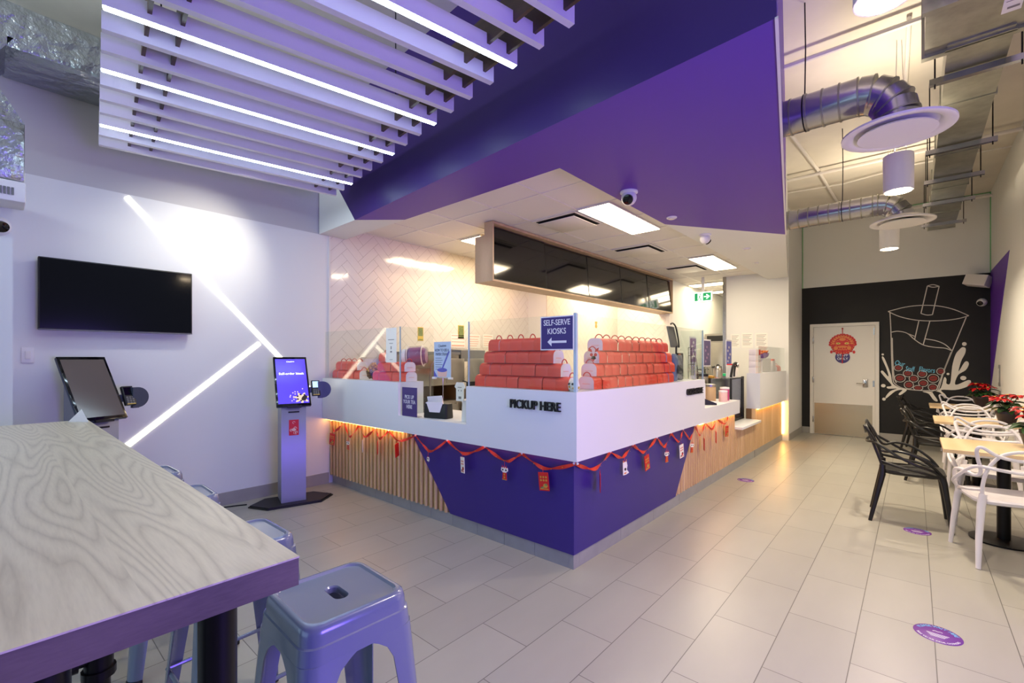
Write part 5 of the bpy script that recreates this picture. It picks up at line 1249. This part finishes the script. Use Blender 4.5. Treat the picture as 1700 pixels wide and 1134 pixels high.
# ------------------------------------------------------------------ bar table and stools
t = thing('bar_table', 'long washed oak bar table on black pipe legs in the left foreground', 'table', (-2.35, .16, 0))
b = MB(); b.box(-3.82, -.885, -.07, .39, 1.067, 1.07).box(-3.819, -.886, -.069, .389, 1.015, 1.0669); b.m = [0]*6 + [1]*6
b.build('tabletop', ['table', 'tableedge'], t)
def fitting(b, p, d, r=.030):
    p, d = V(p), V(d); b.tube([p-d*.05, p-d*.032], [r*1.18]*2, 14).tube([p-d*.032, p+d*.032], [r]*2, 14).tube([p+d*.032, p+d*.05], [r*1.18]*2, 14)
for x in (-.962, -3.72):
    for y in (.275, .05):
        b = MB().cyl((x, y, .012), (x, y, 1.0149), .031, n=24); b.lathe([(.055, .001), (.055, .012)], x, y, 24); b.lathe([(.05, 1.005), (.05, 1.0149)], x, y, 24); b.build('leg', 'blackm', t)
for x in (-1.38, -3.3):
    b = MB()
    for y in (.16, .03):
        b.cyl((x, y, .02), (x, y, 1.0149), .021, n=14); b.lathe([(.045, .001), (.045, .02)], x, y, 20); fitting(b, (x, y, .785), (0, 0, 1), .026)
    b.tube([(x, .16, .785), (x, .03, .785)], .018, 12); fitting(b, (x, .095, .785), (0, .6, 0), .022); b.build('pipe_brace', 'blackm', t)
b = MB(); b.cyl((-1.38, .095, .28), (-3.3, .095, .28), .02, n=12)
for x in (-1.38, -3.3): b.tube([(x, .16, .28), (x, .03, .28)], .02, 10)
b.build('foot_rail', 'blackm', t)
t2 = thing('folded_card', 'small folded white card standing at the far corner of the bar table', 'card', (-3.72, .30, 1.07))
b = MB(); b.add([(-3.76, .30, 1.0705), (-3.66, .38, 1.0705), (-3.72, .355, 1.145), (-3.80, .36, 1.0705), (-3.762, .302, 1.0705)], [(0, 1, 2), (0, 2, 3), (1, 3, 2)]); b.build('card', 'paper', t2)

def make_stool(label):
    t = thing('metal_stool', label, 'stool', (0, 0, 0), 0, 'lilac grey metal stools along the bar table')
    n = 6; B = dict(local=True)
    slot = lambda z, k=1.0: rrect(.043*k, .020*k, .019*k, n, z=z)
    loops = [slot(.735, 1.06), slot(.752, 1.0), slot(.7565, 1.1), rrect(.118, .118, .03, n, z=.7565), rrect(.128, .128, .036, n, z=.7575), rrect(.134, .134, .04, n, z=.764), rrect(.142, .142, .045, n, z=.764), rrect(.151, .151, .05, n, z=.757), rrect(.155, .155, .05, n, z=.742), rrect(.157, .157, .05, n, z=.715), rrect(.161, .161, .05, n, z=.712), rrect(.166, .166, .052, n, z=.665)]
    inner = [rrect(.164, .164, .051, n, z=.665), rrect(.155, .155, .05, n, z=.712), rrect(.150, .150, .046, n, z=.742), slot(.735, 1.06)]
    MB().loft(loops + inner, False, False).build('seat', 'stool', t, **B)
    def corner(z): return .166 + (.665-z)/.665*.052
    for sx in (-1, 1):
        for sy in (-1, 1):
            def section(z, w, th=.004):
                c = corner(z); r = min(.045, w*.7); out = []
                for k in range(5):
                    a = PI/2*k/4; out.append((c-r+r*math.cos(a), c-r+r*math.sin(a)))
                o = [(c, c-w)] + out + [(c-w, c)]
                ins = []
                for k in range(4, -1, -1):
                    a = PI/2*k/4; ins.append((c-r+(r-th)*math.cos(a), c-r+(r-th)*math.sin(a)))
                i_ = [(c-w, c-th)] + ins + [(c-th, c-w)]
                return [(sx*p[0], sy*p[1], z) for p in o + i_]
            L = [section(.672, .155), section(.655, .125), section(.635, .100), section(.60, .084), (section(.52, .078)), section(.30, .064), section(.05, .05), section(.022, .048)]
            lg = MB().loft(L, True, True, True).build('leg', 'stool', t, **B)
            c = corner(.01)
            b = MB(); b.rbox(min(sx*(c+.003), sx*(c-.05)), max(sx*(c+.003), sx*(c-.05)), min(sy*(c+.003), sy*(c-.05)), max(sy*(c+.003), sy*(c-.05)), .001, .024, .006); plabel(b.build('foot_cap', 'black', lg, **B), 'black rubber foot')
    b = MB(); c = corner(.26)-.012
    for p, q in (((-c, -c), (c, -c)), ((c, -c), (c, c)), ((c, c), (-c, c)), ((-c, c), (-c, -c))):
        b.tube([(p[0], p[1], .26), (q[0], q[1], .26)], .008, 8)
    b.build('footrest', 'stool', t, **B)
    b = MB(); c = corner(.64)-.02
    b.box(-c, c, -.10, -.08, .628, .634).box(-c, c, .08, .10, .628, .634); plabel(b.build('under_brace', 'black', t, **B), 'dark brace under the seat')
    return t
SPOTS = [((-1.285, .675), -2, 'lilac grey metal stool nearest the camera, at the near corner of the bar table'), ((-1.965, .635), 1, 'lilac grey metal stool second from the camera along the bar table'),
         ((-2.785, .615), -1, 'lilac grey metal stool third from the camera along the bar table'), ((-3.455, .610), 2, 'lilac grey metal stool farthest from the camera, at the kiosk end of the table')]
st = make_stool(SPOTS[0][2]); st.location = (*SPOTS[0][0], 0); st.rotation_euler.z = R(SPOTS[0][1])
for (p, a, lab) in SPOTS[1:]: dup(st, (*p, 0), R(a), lab)

# ------------------------------------------------------------------ cafe tables, chairs, plants
def make_chair(m, label, group):
    """armchair facing +Y with three woven back loops"""
    t = thing('loop_back_armchair', label, 'chair', (0, 0, 0), 0, group); B = dict(local=True)
    n = 6
    def seat(k, z, dz): return [(p[0], p[1], z + dz*(p[1]**2*1.2 - p[0]**2*.0) - .012*math.exp(-(p[0]**2+p[1]**2)*30)) for p in rrect(.215*k, .215*k, .09*k, n)]
    MB().loft([seat(.9, .425, .1), seat(1.0, .432, .1), seat(1.03, .450, .1), seat(.99, .462, .1), seat(.8, .458, .1), seat(.3, .452, .1)], True, True).build('seat', m, t, **B)
    for sx in (-1, 1):
        MB().tube([(sx*.195, .185, .455), (sx*.21, .20, .40), (sx*.228, .225, .2), (sx*.24, .245, .001)], [.026, .022, .018, .0145], 12).build('leg', m, t, **B)
        MB().tube([(sx*.185, -.20, .50), (sx*.195, -.20, .42), (sx*.22, -.245, .2), (sx*.235, -.285, .001)], [.022, .024, .019, .0145], 12).build('leg', m, t, **B)
    r = .0115
    S = lambda pts: pts + [(-x, y, z) for x, y, z in reversed(pts[:-1])]
    arch = S([(.188, -.195, .47), (.195, -.225, .57), (.18, -.265, .69), (.13, -.30, .785), (.06, -.315, .82), (0, -.318, .825)])
    ears = S([(.212, .205, .435), (.245, .135, .53), (.275, .02, .615), (.268, -.10, .645), (.225, -.185, .625), (.205, -.225, .66), (.235, -.275, .76), (.25, -.315, .825), (.225, -.325, .84), (.15, -.318, .79), (.07, -.32, .768), (0, -.322, .765)])
    arms = S([(.208, .19, .45), (.25, .13, .50), (.282, .02, .545), (.285, -.09, .60), (.262, -.19, .665), (.225, -.25, .70), (.15, -.298, .695), (.06, -.312, .685), (0, -.315, .683)])
    low = [(.19, -.205, .53), (.232, -.09, .505), (.238, .05, .48), (.212, .17, .445)]
    b = MB()
    for c in (arch, ears, arms, low, [(-x, y, z) for x, y, z in low]): b.tube(catmull(c, 6), r, 9)
    b.build('backrest', m, t, **B)
    return t
TY = [4.905, 6.98, 9.08]
gw, gb = 'white loop back armchairs at the cafe tables', 'black loop back armchairs on the aisle side'
white = [((.50, 4.80), 12, 'white loop back armchair nearest the camera, turned away from it'), ((.52, 5.76), 176, 'white loop back armchair facing the camera across the first cafe table'),
         ((.54, 6.86), 4, 'white loop back armchair on the near side of the middle cafe table'), ((.54, 7.88), 182, 'white loop back armchair facing the camera across the second cafe table'),
         ((.55, 8.94), -3, 'white loop back armchair on the near side of the farthest cafe table'), ((.56, 9.98), 180, 'white loop back armchair against the black wall behind the farthest cafe table')]
black = [((-.02, 5.42), -88, 'black loop back armchair nearest the camera, on the aisle side of the first table'), ((.22, 7.36), -94, 'black loop back armchair tucked under the aisle side of the second table'),
         ((.15, 9.56), -98, 'black loop back armchair on the aisle side of the farthest table by the mural')]
wc = make_chair('whitep', white[0][2], gw); wc.location = (*white[0][0], 0); wc.rotation_euler.z = R(white[0][1])
for p, a, lab in white[1:]: dup(wc, (*p, 0), R(a), lab)
bc = make_chair('blackp', black[0][2], gb); bc.location = (*black[0][0], 0); bc.rotation_euler.z = R(black[0][1])
for p, a, lab in black[1:]: dup(bc, (*p, 0), R(a), lab)
for k, y in enumerate(TY):
    t = thing('cafe_table', ['pale oak square cafe table nearest the camera', 'pale oak square cafe table in the middle of the row', 'pale oak square cafe table nearest the black wall'][k] + ' by the right wall', 'table', (.53, y+.35, 0), 0, 'square cafe tables by the right wall')
    MB().rbox(.17, .89, y, y+.70, .712, .74, .002, 1).build('tabletop', 'cafetop', t)
    MB().cyl((.53, y+.37, .02), (.53, y+.37, .70), .04, n=20).build('pedestal', 'blackm', t)
    MB().lathe([(.20, .001), (.20, .012), (.17, .018), (.05, .024)], .53, y+.37, 36).build('base', 'blackm', t)
    MB().rbox(.30, .76, y+.14, y+.60, .700, .7119, .003).build('top_plate', 'blackm', t)
def poinsettia(x, y, z, label, seed, s=1.0):
    random.seed(seed)
    t = thing('potted_poinsettia', label, 'potted plant', (x, y, z), 0, 'red poinsettias on the cafe tables')
    MB().lathe([(.052*s, z+.001), (.075*s, z+.095*s), (.080*s, z+.100*s), (.080*s, z+.125*s), (.072*s, z+.125*s), (.068*s, z+.108*s), (.01, z+.105*s)], x, y, 20).build('pot', 'potb', t)
    b = MB(); heads = []
    for k in range(6):
        a = k*1.05 + random.uniform(-.2, .2); rr = 0 if k == 0 else random.uniform(.05, .10)*s
        hd = V((x + rr*math.cos(a), y + rr*math.sin(a), z + random.uniform(.21, .27)*s)); heads.append(hd); b.tube([(x, y, z+.10*s), hd], .004, 5)
    b.build('stem', 'leaf', t)
    def leaf(b, c, a, l, w, droop, up0):
        d = V((math.cos(a), math.sin(a), 0)); n = V((-math.sin(a), math.cos(a), 0)); u = V((0, 0, 1)); L = []
        for i, q in enumerate((.0, .2, .45, .7, .9, 1.0)):
            ww = w*(math.sin(PI*min(1, q*.9+.08))**.8) if q < 1 else .001
            p = c + d*l*q + u*(up0*q - droop*q*q); L.append((p + n*ww + u*.25*ww, p - u*.1*ww, p - n*ww + u*.25*ww))
        vs = [v for r_ in L for v in r_]
        b.add(vs, [f for i in range(5) for f in ((3*i, 3*i+1, 3*i+4, 3*i+3), (3*i+1, 3*i+2, 3*i+5, 3*i+4))], True)
    b = MB()
    for k in range(16): leaf(b, V((x, y, z+random.uniform(.12, .20)*s)), k*2.4, random.uniform(.12, .17)*s, .034*s, .09*s, .07*s)
    b.build('leaves', 'leaf', t)
    b = MB(); c = MB()
    for h in heads:
        for k in range(9): leaf(b, h, k*2.4+random.random(), random.uniform(.055, .095)*s, .019*s, .05*s, random.uniform(.02, .05)*s)
        for k in range(4): c.ball(h + V((random.uniform(-.008, .008), random.uniform(-.008, .008), .012)), .005*s, 6, 5)
    b.build('bracts', 'bract', t); c.build('flower_centre', 'yellow', t)
poinsettia(.73, 9.40, .74, 'red poinsettia in a dark pot on the farthest cafe table', 1, 1.25)
poinsettia(.74, 7.12, .74, 'red poinsettia in a dark pot on the middle cafe table', 2, 1.15)
poinsettia(.715, 5.40, .74, 'red poinsettia cut by the right picture edge, on the nearest cafe table', 4, 1.15)

# ------------------------------------------------------------------ floor stickers
def decal(x, y, r, label, rot=0):
    t = thing('floor_sticker', label, 'floor sticker', (x, y, 0), 0, 'round purple floor stickers')
    MB().lathe([(r, .0005), (r*.98, .0018), (.001, .0019)], x, y, 40).build('disc', 'vinyl', t)
    b = MB(); rr, uu_ = V((math.cos(rot), math.sin(rot), 0)), V((-math.sin(rot), math.cos(rot), 0)); c = (x, y, .0022)
    b.arc_text('PLEASE WAIT HERE', .027*r/.1, c, rr, uu_, r*.80, 2.75, .39, .0002, .004)
    b.mi = 1; b.arc_text('THANK YOU FOR SOCIAL DISTANCING', .017*r/.1, c, rr, uu_, r*.86, 3.5, 5.92, .0002, .003, True)
    for k in range(4): b.box(x-r*.45+r*.05*k, x+r*.45-r*.06*k, y-r*.06-r*.10*k, y-r*.02-r*.10*k, .0021, .0024)
    b.line([(x-r*.2+r*.1*i, y+r*.25+r*.06*(i % 2)) for i in range(5)], r*.05, lambda p, q: (p, q, .0024))
    b.build('lettering', ['chalkblue', 'signw'], t)
decal(.092, 3.275, .098, 'round purple floor sticker nearest the camera at the lower right')
decal(.018, 5.105, .09, 'round purple floor sticker under the nearest black armchair')
decal(-1.50, 5.90, .09, 'round purple floor sticker close to the counter in the aisle')

# ------------------------------------------------------------------ lamps
def area(name, loc, target, sx, sy, col, power, shape='RECTANGLE', spread=None):
    l = bpy.data.lights.new(name, 'AREA'); l.shape = shape; l.size = sx; l.size_y = sy; l.color = col; l.energy = power
    if spread: l.spread = spread
    o = bpy.data.objects.new(name, l); COL.objects.link(o); o.location = loc
    o.rotation_euler = (V(target) - V(loc)).to_track_quat('-Z', 'Y').to_euler()
    return o
def spot(name, loc, target, col, power, ang, blend=.6, rad=.05):
    l = bpy.data.lights.new(name, 'SPOT'); l.color = col; l.energy = power; l.spot_size = ang; l.spot_blend = blend; l.shadow_soft_size = rad
    o = bpy.data.objects.new(name, l); COL.objects.link(o); o.location = loc; o.rotation_euler = (V(target)-V(loc)).to_track_quat('-Z', 'Y').to_euler(); return o
WARM, COOL, VIO = (1, .84, .62), (.86, .92, 1), (.26, .15, 1)
area('storefront_window_light', (-2.4, -2.9, 2.0), (-2.4, 5, 2.0), 4.6, 3.2, (.60, .88, 1), 32)
for x, y in ((-.09, 2.33), (-.10, 4.97), (-.24, 7.53)): area('pendant_uplight', (x, y, 3.19), (x, y, 5), .15, .15, WARM, 9, 'DISK')  # fill added above the closed pendant shades to brighten the ceiling
area('shopfront_high_window_light', (-3.6, -2.9, 3.4), (-4.2, 3, 3.9), 2.2, .8, (.86, .94, 1), 14, spread=R(70))  # added fill, no known window: brightens the upper left wall and ceiling
area('violet_window_sign_light', (1.9, 1.0, 1.25), (-2.0, 2.0, 2.1), 1.2, 1.0, VIO, 62)
for y in (2.33, 4.97, 7.53): area('pendant_lamp', ({2.33: -.09, 4.97: -.10, 7.53: -.24}[y], y, 2.80), ({2.33: -.09, 4.97: -.10, 7.53: -.24}[y], y, 0), .16, .16, WARM, 22, 'DISK', R(150))
spot('wall_washer_lamp', (-4.1, 1.62, 3.0), (-5.1, 1.28, 2.42), (1, .93, .76), 34, R(75), 1.0)
for y in (4.58, 7.65): area('tray_lamp', (-2.415, y, 2.94), (-2.415, y, 0), .3, 1.1, WARM, 16)
for y in (4.6, 7.6): area('tray_lamp', (-4.2, y, 2.94), (-4.2, y, 0), .3, 1.1, WARM, 16)
area('kitchen_lamp', (-2.9, 10.2, 2.93), (-2.9, 10.2, 0), 1.0, .6, WARM, 14)
w = bpy.data.worlds.new('dusk'); SC.world = w; w.use_nodes = True
w.node_tree.nodes['Background'].inputs[0].default_value = (.52, .56, .78, 1); w.node_tree.nodes['Background'].inputs[1].default_value = .10

# ------------------------------------------------------------------ camera
cd = bpy.data.cameras.new('camera'); cam = bpy.data.objects.new('camera', cd); COL.objects.link(cam)
cd.sensor_width = 36; cd.lens = 760/1700*36; cd.shift_y = 27/1700; cd.clip_start = .05
cam.location = (0, 0, 1.45); cam.rotation_euler = (R(90), 0, math.atan2(668, 760))
SC.camera = cam
SC.view_settings.view_transform = 'Standard'; SC.view_settings.look = 'None'; SC.view_settings.gamma = 1; SC.view_settings.exposure = 0.75
SC.view_settings.use_curve_mapping = False
